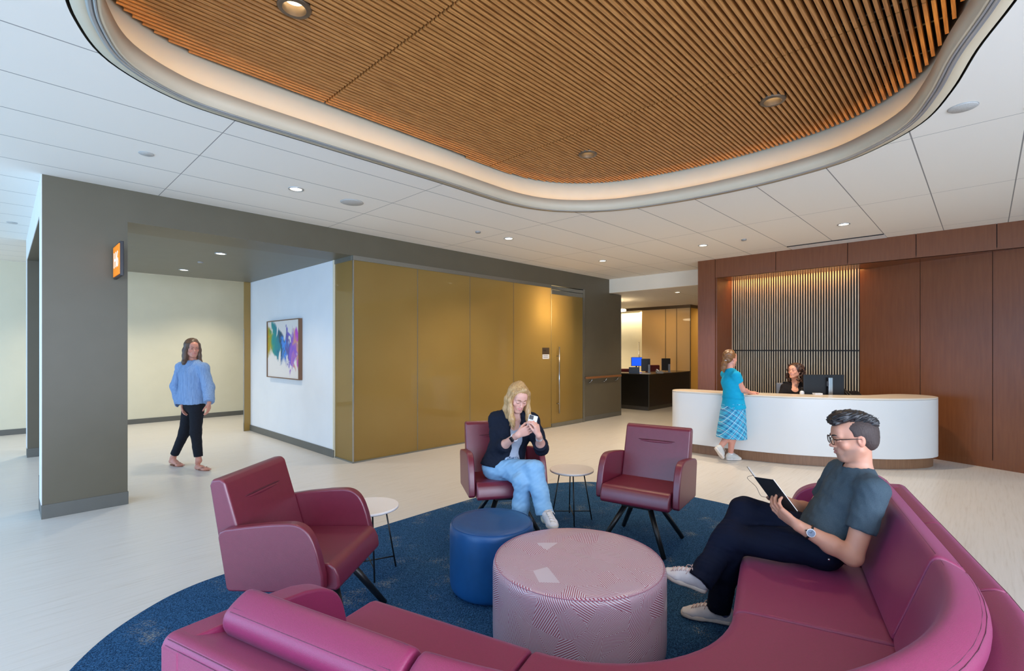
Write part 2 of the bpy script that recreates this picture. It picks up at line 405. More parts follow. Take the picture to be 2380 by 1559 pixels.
def offset(pts, d):
    """offset a closed 2D loop by d to its outside (loop is counter-clockwise)"""
    n = len(pts); out = []
    for i in range(n):
        t = (pts[(i + 1) % n] - pts[(i - 1) % n]); t = Vector((t.x, t.y)).normalized()
        out.append(Vector((pts[i].x + t.y * d, pts[i].y - t.x * d)))
    return out
def text(name, s, size, m, parent, mtx, ext=.001):
    cu = bpy.data.curves.new(name, 'FONT'); cu.body = s; cu.size = size; cu.extrude = ext; cu.align_x = 'CENTER'; cu.align_y = 'CENTER'
    o = bpy.data.objects.new(name, cu); C.objects.link(o); cu.materials.append(m)
    dg = bpy.context.evaluated_depsgraph_get(); dg.update()
    me = bpy.data.meshes.new_from_object(o.evaluated_get(dg)); bpy.data.objects.remove(o)
    me.transform(mtx); q = bpy.data.objects.new(name, me); C.objects.link(q); q.parent = parent
    if not me.materials: me.materials.append(m)
    return q

# ================================================================== THE SETTING
CEIL, LOW = 3.09, 2.775
M['bulk'] = mat('painted_bulkhead', rgb(246, 238, 218), .6, noise=(3, rgb(243, 235, 215), .2))
# floor
struct(box('floor', -4.3, 17.5, -4.3, 13.2, -.12, 0, M['floor']))

# ceiling with the free-form opening
OPEN = catmull([(.30, 2.80), (.36, 3.08), (.50, 3.36), (.78, 3.54), (1.11, 3.583), (1.6, 3.585), (2.3, 3.585), (2.9, 3.585), (3.35, 3.60), (3.75, 3.60), (4.10, 3.53),
                (4.40, 3.36), (4.66, 3.06), (4.80, 2.72), (4.90, 2.25), (4.93, 1.8), (4.91, 1.4), (4.82, .98), (4.66, .70), (4.36, .42), (3.95, .26), (3.5, .145), (3.06, .0),
                (2.5, -.14), (1.9, -.16), (1.3, -.05), (.8, .25), (.45, .75), (.28, 1.3), (.24, 1.9), (.26, 2.4)], 6)
OPEN = [Vector((p.x, p.y, 0)) for p in [Vector((*q[:2], 0)) for q in OPEN]][::-1]  # counter-clockwise
def holed(name, outer, hole, z, th, m, parent=None):
    bm = bmesh.new(); loops = [[Vector((x, y, 0)) for x, y in outer], [Vector((p.x, p.y, 0)) for p in hole]]
    flat = loops[0] + loops[1]; tr = tessellate_polygon(loops)
    lo = [bm.verts.new((p.x, p.y, z)) for p in flat]; hi = [bm.verts.new((p.x, p.y, z + th)) for p in flat]
    for a, b, c in tr:
        bm.faces.new((lo[a], lo[b], lo[c])); bm.faces.new((hi[a], hi[b], hi[c]))
    k = 0
    for lp in loops:
        n = len(lp)
        for i in range(n): bm.faces.new((lo[k + i], lo[k + (i + 1) % n], hi[k + (i + 1) % n], hi[k + i]))
        k += n
    return obj(name, bm, m, parent)
LIP_O = offset(OPEN, .012)
struct(holed('ceiling', [(-4.3, -4.3), (9.52, -4.3), (9.52, 13.2), (-4.3, 13.2)], offset(OPEN, .055), CEIL, .05, M['ceiling']))
cove = bpy.data.objects.new('trim_1', None); C.objects.link(cove); struct(cove)
def ring(name, inner, outer, z0, z1, m, parent):
    bm = bmesh.new(); n = len(inner); V = []
    for lp, z in ((inner, z0), (outer, z0), (outer, z1), (inner, z1)):
        V.append([bm.verts.new((p.x, p.y, z)) for p in lp])
    for j in range(4):
        for i in range(n):
            bm.faces.new((V[j][i], V[j][(i + 1) % n], V[(j + 1) % 4][(i + 1) % n], V[(j + 1) % 4][i]))
    return obj(name, bm, m, parent, True)
o_ = ring('cove_lip', OPEN, offset(OPEN, .015), CEIL - .012, CEIL + .103, M['lip'], cove)
ring('edge_trim', offset(OPEN, .016), offset(OPEN, .027), CEIL - .016, CEIL - .004, M['trim'], cove)
ring('edge_trim', offset(OPEN, .034), offset(OPEN, .056), CEIL - .014, CEIL + .0, M['trim'], cove)
ring('edge_trim', offset(OPEN, .026), offset(OPEN, .035), CEIL - .006, CEIL + .004, M['sensor'], cove)
ring('cove_floor', offset(OPEN, .015), offset(OPEN, .115), CEIL - .002, CEIL + .01, M['lip'], cove)
ring('cove_wall', offset(OPEN, .115), offset(OPEN, .13), CEIL, 3.56, M['cove'], cove)
ring('light_strip', offset(OPEN, .040), offset(OPEN, .058), CEIL + .02, CEIL + .032, M['strip'], cove)
# dark plenum above the slats
bm = bmesh.new(); vs = [bm.verts.new((p.x, p.y, 3.55)) for p in offset(OPEN, .13)]; bm.faces.new(vs)
vs2 = [bm.verts.new((p.x, p.y, 3.60)) for p in offset(OPEN, .13)]; bm.faces.new(vs2[::-1])
obj('plenum_lid', bm, M['void'], cove)

# slatted timber ceiling, three bays of slats running along X
def clip_x(y, poly):
    xs = []
    n = len(poly)
    for i in range(n):
        a, b = poly[i], poly[(i + 1) % n]
        if (a.y - y) * (b.y - y) < 0: xs.append(a.x + (b.x - a.x) * (y - a.y) / (b.y - a.y))
    return (min(xs), max(xs)) if len(xs) > 1 else None
SL = offset(OPEN, .085); SLOTS = [(1.123, 2.753), (4.064, 1.163), (3.938, 2.774)]
bays = [(-1, 1.71), (1.725, 3.485), (3.50, 6)]
slat_names = ['slatted oak ceiling panel nearest the dark portal, over the left armchair', 'slatted oak ceiling panel in the middle of the oval opening', 'slatted oak ceiling panel over the empty armchair, nearest the reception desk']
for (b0, b1), lb in zip(bays, slat_names):
    t = thing('slatted_ceiling_panel', lb, 'ceiling panel', group='slatted oak ceiling panels')
    bm = bmesh.new(); y = -.15; bars = []
    while y < 3.7:
        c = clip_x(y + .009, SL)
        if c:
            x0, x1 = max(c[0], b0), min(c[1], b1)
            cuts = [(fx - math.sqrt(.088 ** 2 - (y + .009 - fy) ** 2), fx + math.sqrt(.088 ** 2 - (y + .009 - fy) ** 2)) for fx, fy in SLOTS if abs(y + .009 - fy) < .087]
            runs = [(x0, x1)]
            for ca, cb in cuts:
                runs = [q_ for a_, b_ in runs for q_ in (((a_, min(b_, ca)), (max(a_, cb), b_)) if ca < b_ and cb > a_ else ((a_, b_),))]
            for a_, b_ in runs:
                if b_ - a_ > .03: bx(bm, a_, b_, y, y + .0185, 3.41, 3.455)
            if x1 - x0 > .03: bars.append((x0, x1, y))
        y += .0382
    t_ = obj('slats', bm, M['slat'], t)
    bm = bmesh.new()
    for xr in [b0 + .3 + k * .36 for k in range(int((min(b1, 5) - b0) / .36) + 1)] if b0 > 0 else [.6, .95, 1.3, 1.6]:
        ys = [yy for (a, b, yy) in bars if a < xr < b]
        if len(ys) > 1 : bx(bm, xr, xr + .02, min(ys), max(ys), 3.455, 3.475)
    obj('backer_rail', bm, M['black_metal'], t)

# --- dark portal wall at Y = 6.08 with its beam, corridor soffit and column
WY = 6.08
wl = bpy.data.objects.new('wall_left', None); C.objects.link(wl); struct(wl)
wl2 = wl
box('beam', .25, 9.46, WY, WY + .55, LOW, CEIL, M['dark_paint'], wl)
box('pier', .25, .86, WY, WY + .30, 0, LOW, M['dark_paint'], wl)
box('soffit', .40, 3.24, WY + .55, 9.95, LOW, LOW + .04, M['soffit'], wl)
box('side_beam', .25, .40, WY + .55, 9.95, LOW, CEIL, M['dark_paint'], wl)
box('rear_pier', .25, .86, 9.70, 9.95, 0, LOW, M['dark_paint'], wl)
box('rear_beam', .40, 3.24, 9.80, 9.95, LOW + .04, CEIL, M['dark_paint'], wl)
for nm_, y0_, y1_, z0_, z1_ in (('side_skin', WY + .002, 9.948, LOW + .001, CEIL), ('side_skin', WY + .002, WY + .298, .126, LOW), ('side_skin', 9.702, 9.948, .126, LOW)): box(nm_, .244, .2499, y0_, y1_, z0_, z1_, M['white_wall'], wl)
box('end_wall', 8.50, 9.46, WY, WY + .15, 0, LOW, M['dark_paint'], wl)
box('end_wall', 9.46, 9.95, WY, WY + .15, 0, LOW, M['dark_paint'], wl)
box('end_wall', 9.80, 9.95, WY + .15, 9.9, 0, LOW, M['dark_paint'], wl)
box('corner_guard', 9.945, 9.955, WY - .006, WY + .03, .1, LOW, M['alu'], wl)
def base(name, x0, x1, y0, y1, h=.10, m='base_grey'):
    o = box(name, x0, x1, y0, y1, 0, h, M[m]); bevel(o, .003, 2); return struct(o)
base('baseboard_left', .245, .866, WY - .007, WY + .306, .125)
base('baseboard_rear_pier', .245, .866, 9.692, 9.956, .125)
base('baseboard_left_end', 8.50, 9.956, WY - .007, WY + .02, .10)
# white room walls that enclose the glazed office
wc = bpy.data.objects.new('wall_center', None); C.objects.link(wc); struct(wc)
box('partition', 3.24, 3.36, 6.61, 9.95, 0, LOW + .04, M['white_wall'], wc)
box('end_cap', 3.228, 3.37, 6.585, 6.61, 0, LOW, M['cream_wall'], wc)
box('cross_partition', 7.86, 7.96, WY + .12, 9.83, 0, LOW + .04, M['dark_paint'], wc)
box('rear_partition', 3.36, 9.8, 9.83, 9.95, 0, LOW + .04, M['cream_wall'], wc)
box('office_ceiling', 3.36, 9.8, WY + .55, 9.83, LOW, LOW + .04, M['white_wall'], wc)
base('baseboard_center', 3.226, 3.24, 6.585, 9.95, .11)
# far wall with its base, and the wall that closes the room on the left
wf = struct(box('wall_far', -4.3, 17.5, 12.5, 12.7, 0, CEIL, M['cream_wall']))
base('baseboard_far', -4.3, 9.8, 12.485, 12.5, .10)
# window walls (left of and behind the camera): sill, header and mullions
def window_wall(name, wname, fixed, lo, hi, axis):
    w_ = bpy.data.objects.new(name, None); C.objects.link(w_); struct(w_)
    def b(nm, u0, u1, z0, z1, d0, d1, m, par):
        if axis == 'X': return box(nm, fixed + d0, fixed + d1, u0, u1, z0, z1, m, par)
        return box(nm, u0, u1, fixed + d0, fixed + d1, z0, z1, m, par)
    b('sill', lo, hi, 0, .25, -.1, .1, M['white_wall'], w_); b('header', lo, hi, 2.85, CEIL, -.1, .1, M['white_wall'], w_)
    wi = bpy.data.objects.new(wname, None); C.objects.link(wi); struct(wi)
    n = int((hi - lo) / 1.8)
    for i in range(n + 1):
        u = lo + (hi - lo) * i / n
        b('window_mullion', u - .03, u + .03, .25, 2.85, -.05, .05, M['alu'], wi)
    b('window_rail', lo, hi, .25, .30, -.05, .05, M['alu'], wi); b('window_rail', lo, hi, 2.80, 2.85, -.05, .05, M['alu'], wi)
window_wall('wall_window_side', 'window_1', -4.0, -4.2, 12.5, 'X')
window_wall('wall_back', 'window_2', -4.0, -4.0, 8.6, 'Y')

# --- wood reception wall
wr = bpy.data.objects.new('wall_right', None); C.objects.link(wr); struct(wr)
ys = [3.386, 2.42, 1.455, .677, -.104, -.90, -1.9, -2.9, -4.0]
for a, b in zip(ys[:-1], ys[1:]):
    box('fascia_panel', 8.61, 8.64, b + .004, a - .004, LOW - .01, CEIL, M['walnut'], wr)
box('pilaster', 8.61, 9.47, 3.390, 3.69, 0, CEIL, M['walnut'], wr)
box('niche_side', 8.64, 9.40, 3.365, 3.388, 0, LOW + .05, M['walnut'], wr)
box('fascia_backing', 8.64, 8.66, -4, 3.386, LOW - .01, CEIL, M['seam'], wr)
# soffit above the niche and the canted wall, with a slot for the light
bm = bmesh.new(); prism(bm, [(8.62, 3.386), (8.62, -4), (9.46, -4), (9.46, 1.355), (9.17, 1.355), (9.17, 3.386)], LOW - .01, LOW + .02); obj('niche_soffit', bm, M['walnut'], wr)
box('niche_backing', 9.36, 9.42, 1.30, 3.386, 0, CEIL, M['niche_back'], wr)
# canted wood wall
sx, sy = (8.70 - 9.33), (-.34 - 1.42); sl = math.hypot(sx, sy)
dirv = Vector((sx / sl, sy / sl, 0)); nv = Vector((-dirv.y, dirv.x, 0))
if nv.x > 0: nv = -nv
def cant(name, t0, t1, z0, z1, m, off=0.0, th=.04):
    o0 = Vector((9.33, 1.42, 0)); bm = bmesh.new()
    A = o0 + dirv * t0 + nv * off; B = o0 + dirv * t1 + nv * off; Cc = B - nv * th; D = A - nv * th
    vs = [bm.verts.new((p.x, p.y, z)) for z in (z0, z1) for p in (A, B, Cc, D)]
    for f in ((0, 1, 2, 3), (7, 6, 5, 4), (0, 4, 5, 1), (1, 5, 6, 2), (2, 6, 7, 3), (3, 7, 4, 0)): bm.faces.new([vs[i] for i in f])
    return obj(name, bm, m, wr)
tj = [0, .80, 1.58, 2.4]
for a, b in zip(tj[:-1], tj[1:]): cant('wall_panel', a + .004, b - .004, .10, LOW, M['walnut'])
cant('wall_panel_backing', 0, 2.4, 0, LOW, M['seam'], -.01, .04)
cant('wood_base', 0, 2.4, 0, .10, M['walnut'], .004)
pe = Vector((9.33, 1.42, 0)) + dirv * 2.4
box('wall_panel', pe.x - .005, pe.x + .05, -4, pe.y, 0, LOW, M['walnut'], wr)
# niche slats
t = thing('slatted_wall_panel', 'tall panel of pale vertical slats in the lit niche behind the reception desk', 'wall panel')
bm = bmesh.new(); y = 1.43
while y < 3.36:
    bx(bm, 9.343, 9.362, y, y + .0145, 0, 1.493); bx(bm, 9.343, 9.362, y, y + .0145, 1.512, CEIL)
    y += .0377
obj('upper_and_lower_slats', bm, M['slat_light'], t)
box('joint_rail', 9.33, 9.362, 1.42, 3.364, 1.493, 1.512, M['niche_back'], t)
lt = thing('niche_light', 'warm strip light hidden in the slot above the slatted niche panel', 'light')
box('light_strip', 9.18, 9.20, 1.45, 3.35, LOW + .03, LOW + .05, M['strip_niche'], lt)
area('niche_wash', (9.24, 2.4, 2.80), (0, R(8), 0), .06, 1.8, 6, (1, .50, .16)).parent = lt

# --- bulkhead and low ceiling of the hall beyond
struct(box('ceiling_bulkhead', 9.46, 9.52, WY, 12.5, LOW + .01, CEIL, M['bulk']))
box('bulkhead_face', 9.46, 9.52, 3.69, WY, LOW + .01, CEIL, M['bulk'], None)['kind'] = 'structure'
bpy.data.objects['bulkhead_face'].name = 'trim_2'
struct(box('ceiling_low', 9.52, 17.5, -.5, 12.5, LOW + .01, LOW + .06, M['ceiling_low']))
struct(box('wall_hall_right', 9.47, 17.5, 3.4, 3.55, 0, LOW + .06, M['cream_wall']))
struct(box('wall_hall_end', 17.3, 17.5, 3.5, 12.5, 0, LOW + .06, M['cream_wall']))

# ================================================================== GLAZING
g = thing('glass_partition', 'long gold-tinted glass office partition with return beside the white wall', 'glass wall')
xs = [3.26, 4.285, 5.318, 6.347, 7.405]
for a, b in zip(xs[:-1], xs[1:]):
    o = box('glass_panel', a + .003, b - .003, WY - .004, WY + .008, .02, 2.715, M['gold_glass'], g)
o = box('glass_panel', 3.252, 3.264, WY + .01, 6.582, .02, 2.715, M['gold_glass'], g)
box('glass_edge', 3.246, 3.262, WY - .010, WY + .006, .02, 2.715, M['steel'], g)
for x in xs[1:-1]: box('panel_joint', x - .004, x + .004, WY - .006, WY + .01, .02, 2.715, M['alu'], g)
box('top_channel', 3.246, 7.40, WY - .014, WY + .03, 2.715, LOW, M['alu'], g)
box('top_channel', 3.240, 3.28, WY + .03, 6.582, 2.715, LOW, M['alu'], g)
box('bottom_channel', 3.246, 7.40, WY - .010, WY + .02, 0, .02, M['alu'], g)
box('bottom_channel', 3.246, 3.28, WY + .02, 6.582, 0, .02, M['alu'], g)
d = thing('glass_door', 'gold-tinted glass door with a long steel pull at the end of the glass partition', 'door')
box('door_leaf', 7.415, 8.43, WY - .012, WY, .08, 2.60, M['gold_glass'], d)
box('door_rail', 7.415, 8.43, WY - .018, WY + .008, .005, .08, M['alu'], d)
box('door_rail', 7.415, 8.43, WY - .018, WY + .008, 2.60, 2.68, M['alu'], d)
box('transom', 7.40, 8.44, WY - .02, WY + .01, 2.69, LOW - .02, M['alu'], d)
box('door_jamb', 8.435, 8.50, WY - .02, WY + .06, 0, LOW, M['alu'], d)
bm = bmesh.new(); tube(bm, [(7.57, WY - .075, .27), (7.57, WY - .075, 1.575)], .014, 14); h = obj('pull_handle', bm, M['steel'], d, True)
bm = bmesh.new()
for z in (.46, 1.39): tube(bm, [(7.57, WY - .075, z), (7.57, WY - .01, z)], .009, 10)
obj('handle_standoff', bm, M['steel'], h, True)
# frosted fin at the corridor corner
f_ = thing('glass_fin', 'narrow gold-tinted glass fin at the far end of the white corridor wall', 'glass')
box('glass_panel', 3.125, 3.238, 9.93, 9.942, 0, LOW, M['gold_glass'], f_)
box('metal_edge', 3.118, 3.126, 9.925, 9.945, 0, 1.9, M['steel'], f_)
# lamp inside the office that glows through the glass
ol = thing('office_light', 'warm office downlight glowing through the gold glass beside the door', 'light')
bm = bmesh.new(); lathe(bm, [(.10, 0), (.11, -.01), (.08, -.015), (0, -.015)], 24, (7.25, 6.75, LOW)); obj('lamp_lens', bm, M['lens_warm'], ol)
def spot(name, loc, power, col, size=110, blend=.6, parent=None, rad=.05, rot=(0, 0, 0)):
    l = bpy.data.lights.new(name, 'SPOT'); l.energy = power; l.color = col; l.spot_size = R(size); l.spot_blend = blend; l.shadow_soft_size = rad
    o = bpy.data.objects.new(name, l); C.objects.link(o); o.location = loc; o.rotation_euler = rot
    if parent: o.parent = parent
    return o
WARM = (1, .80, .57)
pl = bpy.data.lights.new('office_glow', 'POINT'); pl.energy = 55; pl.color = (1, .86, .62); pl.shadow_soft_size = .08
po = bpy.data.objects.new('office_glow', pl); C.objects.link(po); po.location = (7.25, 6.50, 2.30); po.parent = ol
area('office_fill', (5.6, 8.3, 2.7), (0, 0, 0), 4.0, 2.0, 26, (1, .86, .62)).parent = ol

# ================================================================== CEILING FIXTURES
def downlight(x, y, z, label, power=95, group='white recessed downlights in the panelled ceiling', r=.058, warm=False, rimmat='trim', size=120, col=WARM):
    t = thing('downlight', label, 'downlight', (x, y, z), 0, group)
    bm = bmesh.new(); lathe(bm, [(r + .012, 0), (r + .012, -.006), (r, -.008), (r - .004, -.002), (r - .004, .02), (r + .012, .02)], 28); obj('trim_ring', bm, M[rimmat], t, True)
    bm = bmesh.new(); lathe(bm, [(0, -.001), (r - .004, -.001)], 28); obj('lens', bm, M['lens_warm' if warm else 'lens'], t)
    spot('lamp', (0, 0, -.02), power, col, size, .7, t, .04)
    return t
dl = [(1.997, 4.857, 'downlight nearest the orange sign, on the ceiling left of the round speaker'),
      (4.977, 4.857, 'downlight above the seated blonde woman, right of a small sensor disc'),
      (7.38, 4.88, 'downlight before the glass door, close to the white bulkhead'),
      (7.336, 3.065, 'downlight above the left end of the reception desk'),
      (7.324, 1.279, 'downlight with dark edge above the middle of the reception desk')]
for x, y, lb in dl: downlight(x, y, CEIL, lb, 26 if x < 3 else 112)
for x, lb in ((1.1, 'added unseen downlight brightening the cream far wall, nearer the charcoal piers'), (3.0, 'added unseen downlight brightening the cream far wall, nearer the glass fin')): downlight(x, 11.2, CEIL, lb, 110, col=(1, .88, .70))  # added lamps, unseen above the soffit, to brighten the far wall

for x, y, lb in ((1.988, 7.21, 'nearer downlight in the grey corridor soffit'), (1.993, 9.10, 'farther downlight in the grey corridor soffit')):
    downlight(x, y, LOW, lb, 55, 'corridor soffit downlights', col=(1, .86, .66))
downlight(10.36, 4.9, LOW + .01, 'downlight in the low ceiling of the hall beyond the desk', 60, 'hall downlights')
downlight(12.3, 8.6, LOW + .01, 'added unseen hall downlight behind the charcoal end wall', 240, 'hall downlights')  # added unseen lamp that lifts the hall and its gold glass
# larger downlights set in the slats
for x, y, lb in ((1.123, 2.753, 'large round downlight in the slats at the top left of the view'), (4.064, 1.163, 'round downlight in the slats, right of the dark joint'),
                 (3.938, 2.774, 'round downlight in the slats nearest the far curve of the opening')):
    t = thing('slat_downlight', lb, 'downlight', (x, y, 3.41), 0, 'downlights set in the wood slats')
    bm = bmesh.new(); lathe(bm, [(.062, -.008), (.085, -.008), (.09, 0), (.09, .06), (.062, .06)], 32); obj('trim_ring', bm, M['bronze'], t, True)
    bm = bmesh.new(); lathe(bm, [(.062, -.008), (.052, .045)], 32); obj('baffle', bm, M['bronze'], t, True)
    bm = bmesh.new(); lathe(bm, [(0, .045), (.052, .045)], 32); obj('lens', bm, M['lens_warm'], t)
    spot('lamp', (0, 0, .03), 42, (1, .76, .48), 105, .7, t, .04)
def disc(name, x, y, z, r, h, m, label, cat):
    t = thing(name, label, cat, (x, y, z))
    bm = bmesh.new(); lathe(bm, [(r, 0), (r, -h * .6), (r * .93, -h), (0, -h)], 36); obj('cover', bm, M[m], t, True)
    bm = bmesh.new(); lathe(bm, [(r * 1.03, .0), (r * 1.03, -.003), (r * .99, -.004)], 36); obj('rim', bm, M['trim'], t)
    return t
disc('ceiling_speaker', 2.592, 4.867, CEIL, .115, .008, 'speaker', 'round pale speaker grille in the ceiling above the gold glass', 'speaker')
disc('ceiling_speaker', 4.322, .104, CEIL, .075, .008, 'speaker', 'round white ceiling speaker right of the oval opening', 'speaker')
disc('ceiling_sensor', 4.40, 4.866, CEIL, .035, .02, 'sensor', 'small grey sensor disc left of a ceiling downlight', 'sensor')
disc('ceiling_sensor', 7.339, 2.478, CEIL, .035, .02, 'sensor', 'small grey sensor disc over the reception desk, between two downlights', 'sensor')
disc('ceiling_sensor', .804, 4.847, CEIL, .05, .006, 'speaker', 'flush white disc with dark edge in the ceiling above the charcoal column', 'sensor')
disc('ceiling_sensor', .089, 8.671, CEIL, .05, .006, 'speaker', 'flush white disc in the ceiling left of the charcoal column', 'sensor')
disc('ceiling_sensor', 1.983, 8.13, LOW, .035, .012, 'sensor', 'small dark sensor between the two corridor downlights', 'sensor')
disc('ceiling_sensor', 4.62, -.20, CEIL, .018, .006, 'sensor', 'tiny grey dot on the ceiling at the right edge', 'sensor')
vt = thing('linear_vent', 'slim slot diffuser in the ceiling along the wood fascia', 'vent')
box('vent_blade', 8.30, 8.31, .992, 2.18, CEIL - .012, CEIL, M['seam'], vt); box('vent_frame', 8.31, 8.60, .992, 2.18, CEIL - .006, CEIL, M['white_wall'], vt)
# ring pendant in the hall
rp = thing('ring_pendant', 'glowing ring lamp under the low hall ceiling, cut off by the charcoal wall', 'pendant lamp', (10.85, 6.95, 0))
bm = bmesh.new(); lathe(bm, [(.36, 2.50), (.40, 2.50), (.40, 2.54), (.36, 2.54), (.36, 2.50)], 48); obj('ring', bm, M['ring_led'], rp, True)
bm = bmesh.new()
for k in range(3): tube(bm, [(.38 * math.cos(k * 2.1), .38 * math.sin(k * 2.1), 2.54), (0, 0, LOW)], .002, 6)
obj('cable', bm, M['steel'], rp)

# ================================================================== WALL ITEMS
a = thing('painting', 'framed abstract canvas in teal, blue and violet on the white wall', 'painting')
bm = bmesh.new(); bx(bm, 3.195, 3.236, 7.655, 8.945, 1.06, 1.99); o = obj('canvas', bm, M['art'], a)
uvl = o.data.uv_layers.new(name='UVMap')
for lp in o.data.loops:
    v = o.data.vertices[lp.vertex_index].co; uvl.data[lp.index].uv = ((8.945 - v.y) / 1.29, (v.z - 1.06) / .93)
bm = bmesh.new(); bx(bm, 3.18, 3.238, 7.64, 7.655, 1.045, 2.005); bx(bm, 3.18, 3.238, 8.945, 8.96, 1.045, 2.005); bx(bm, 3.18, 3.238, 7.655, 8.945, 1.045, 1.06); bx(bm, 3.18, 3.238, 7.655, 8.945, 1.99, 2.005)
obj('frame', bm, M['frame_brown'], a)
s = thing('wayfinding_sign', 'orange projecting sign lettered H6 on the charcoal column', 'sign')
box('sign_face', .742, .748, 5.69, 6.03, 2.212, 2.492, M['sign_orange'], s)
box('casing', .748, .775, 5.67, 6.05, 2.195, 2.51, M['sign_dark'], s, .004)
box('bracket', .752, .768, 6.04, 6.08, 2.25, 2.45, M['sign_dark'], s)
mt_ = Matrix(((0, 0, -1, .7405), (-1, 0, 0, 5.86), (0, 1, 0, 2.352), (0, 0, 0, 1)))
text('lettering', 'H6', .21, M['sign_white'], s, mt_)
pq = thing('room_sign', 'small bronze and white room plate on the glass left of the door pull', 'sign')
box('plate', 7.14, 7.34, WY - .012, WY - .005, 1.43, 1.555, M['bronze'], pq); box('insert', 7.145, 7.335, WY - .013, WY - .005, 1.34, 1.425, M['paper'], pq)
mt_ = Matrix(((1, 0, 0, 7.20), (0, 0, -1, WY - .0135), (0, 1, 0, 1.50), (0, 0, 0, 1)))
text('lettering', 'H16', .045, M['seam'], pq, mt_, .0003)
bm = bmesh.new()
for z in (1.40, 1.37): bx(bm, 7.16, 7.30, WY - .0145, WY - .013, z - .006, z + .006)
obj('text_line', bm, M['sensor'], pq)
hr = thing('handrail', 'wooden handrail on steel brackets along the charcoal end wall', 'handrail')
o = box('rail', 8.50, 9.86, WY - .075, WY - .035, .90, .945, M['rail_wood'], hr, .008)
for x in (8.70, 9.26, 9.73):
    bm = bmesh.new(); tube(bm, [(x, WY - .055, .90), (x, WY - .06, .87), (x - .01, WY - .045, .84), (x - .02, WY - .01, .825)], .008, 8)
    lathe(bm, [(0, -.01), (.022, -.01), (.022, .0), (0, .0)], 16, (x - .02, WY - .008, .825)); obj('bracket', bm, M['steel'], hr, True)
# fire alarm pull / red box glimpsed behind the column
fe = thing('fire_extinguisher', 'sliver of a red extinguisher showing beside the charcoal column', 'extinguisher', (.30, 6.46, 0))
bm = bmesh.new(); lathe(bm, [(0, .32), (.045, .32), (.05, .34), (.05, .72), (.03, .78), (0, .79)], 20); obj('cylinder', bm, mat('extinguisher_red', rgb(190, 40, 26), .3, noise=(9, rgb(180, 36, 24), .3)), fe, True)
bm = bmesh.new(); tube(bm, [(0, 0, .78), (0, 0, .83)], .015, 8); bx(bm, -.01, .06, -.008, .008, .83, .845); obj('valve', bm, M['black_metal'], fe)
bx_ = box('stand', -.055, .055, -.055, .055, 0, .32, M['black_metal'], fe)

# ================================================================== RUG AND OTTOMANS
RUG = catmull([(.17, 2.95), (.227, 3.114), (.388, 3.344), (.60, 3.53), (.80, 3.64), (1.05, 3.69), (1.6, 3.71), (2.3, 3.725), (3.0, 3.74), (3.6, 3.73), (4.1, 3.63), (4.48, 3.41), (4.70, 3.19), (4.84, 2.85),
               (4.90, 2.5), (4.92, 2.1), (4.90, 1.7), (4.75, 1.1), (4.3, .5), (3.6, .1), (2.6, -.15), (1.6, -.1), (.8, .3), (.3, 1.1), (.12, 2.0), (.11, 2.6)], 5)
RUG = [Vector((p[0], p[1])) for p in [tuple(q[:2]) for q in [Vector((*r_, 0)) if len(r_) == 2 else r_ for r_ in RUG]]]
bm = bmesh.new(); prism(bm, [(p.x, p.y) for p in RUG][::-1], 0.001, .010)
rug = tag(obj('rug', bm, M['rug']), 'dark blue flecked carpet area with curved edge under the seating', 'rug')

t = thing('ottoman', 'plain blue vinyl drum ottoman behind the patterned one', 'ottoman', (2.149, 2.248, .011), 0)
bm = bmesh.new()
prof = [(0, .431), (.18, .431), (.240, .428), (.254, .421), (.261, .408), (.264, .38), (.264, .12), (.263, .07), (.258, .04), (.245, .018), (.22, .008), (0, .006)]
lathe(bm, prof[::-1], 72); obj('upholstered_body', bm, M['blue_vinyl'], t, True)
bm = bmesh.new(); tube(bm, [(.2525 * math.cos(a * PI / 36), .2525 * math.sin(a * PI / 36), .424) for a in range(73)], .0022, 6, False); obj('top_welt', bm, M['blue_vinyl'], t, True)
t = thing('ottoman', 'large round white ottoman printed with crimson line pattern', 'ottoman', (2.048, 1.504, .011), 0)
def uv_lathe(name, prof, mat_, par, seg=96):
    bm = bmesh.new(); uvl = bm.loops.layers.uv.new('UVMap'); rings = []; vv = [0]
    for (r0, z0), (r1, z1) in zip(prof[:-1], prof[1:]): vv.append(vv[-1] + math.hypot(r1 - r0, z1 - z0))
    for r, z in prof: rings.append([bm.verts.new((r * math.cos(2 * PI * k / seg), r * math.sin(2 * PI * k / seg), z)) for k in range(seg)])
    for i in range(len(prof) - 1):
        for k in range(seg):
            f = bm.faces.new((rings[i][k], rings[i][(k + 1) % seg], rings[i + 1][(k + 1) % seg], rings[i + 1][k]))
            for lp, (ii, kk) in zip(f.loops, ((i, k), (i, k + 1), (i + 1, k + 1), (i + 1, k))):
                top = prof[i][1] > .438 and prof[i + 1][1] > .438
                if top: lp[uvl].uv = (5 + prof[ii][0] * math.cos(2 * PI * kk / seg), 5 + prof[ii][0] * math.sin(2 * PI * kk / seg))
                else: lp[uvl].uv = (.436 * 2 * PI * kk / seg, prof[ii][1] + 1)
            f.smooth = True
    me = bpy.data.meshes.new(name); bmesh.ops.recalc_face_normals(bm, faces=bm.faces[:]); bm.to_mesh(me); bm.free()
    return link(name, me, mat_, par)
uv_lathe('upholstered_body', [(.20, .006), (.40, .010), (.425, .022), (.434, .05), (.436, .10), (.436, .395), (.434, .418), (.427, .434), (.414, .443), (.39, .4475), (.30, .449), (.0005, .449)], M['print'], t)
bm = bmesh.new(); tube(bm, [(.425 * math.cos(a * PI / 48), .425 * math.sin(a * PI / 48), .4385) for a in range(97)], .0018, 6, False); obj('top_welt', bm, mat('pink_welt', rgb(186, 130, 152), .4), t, True)

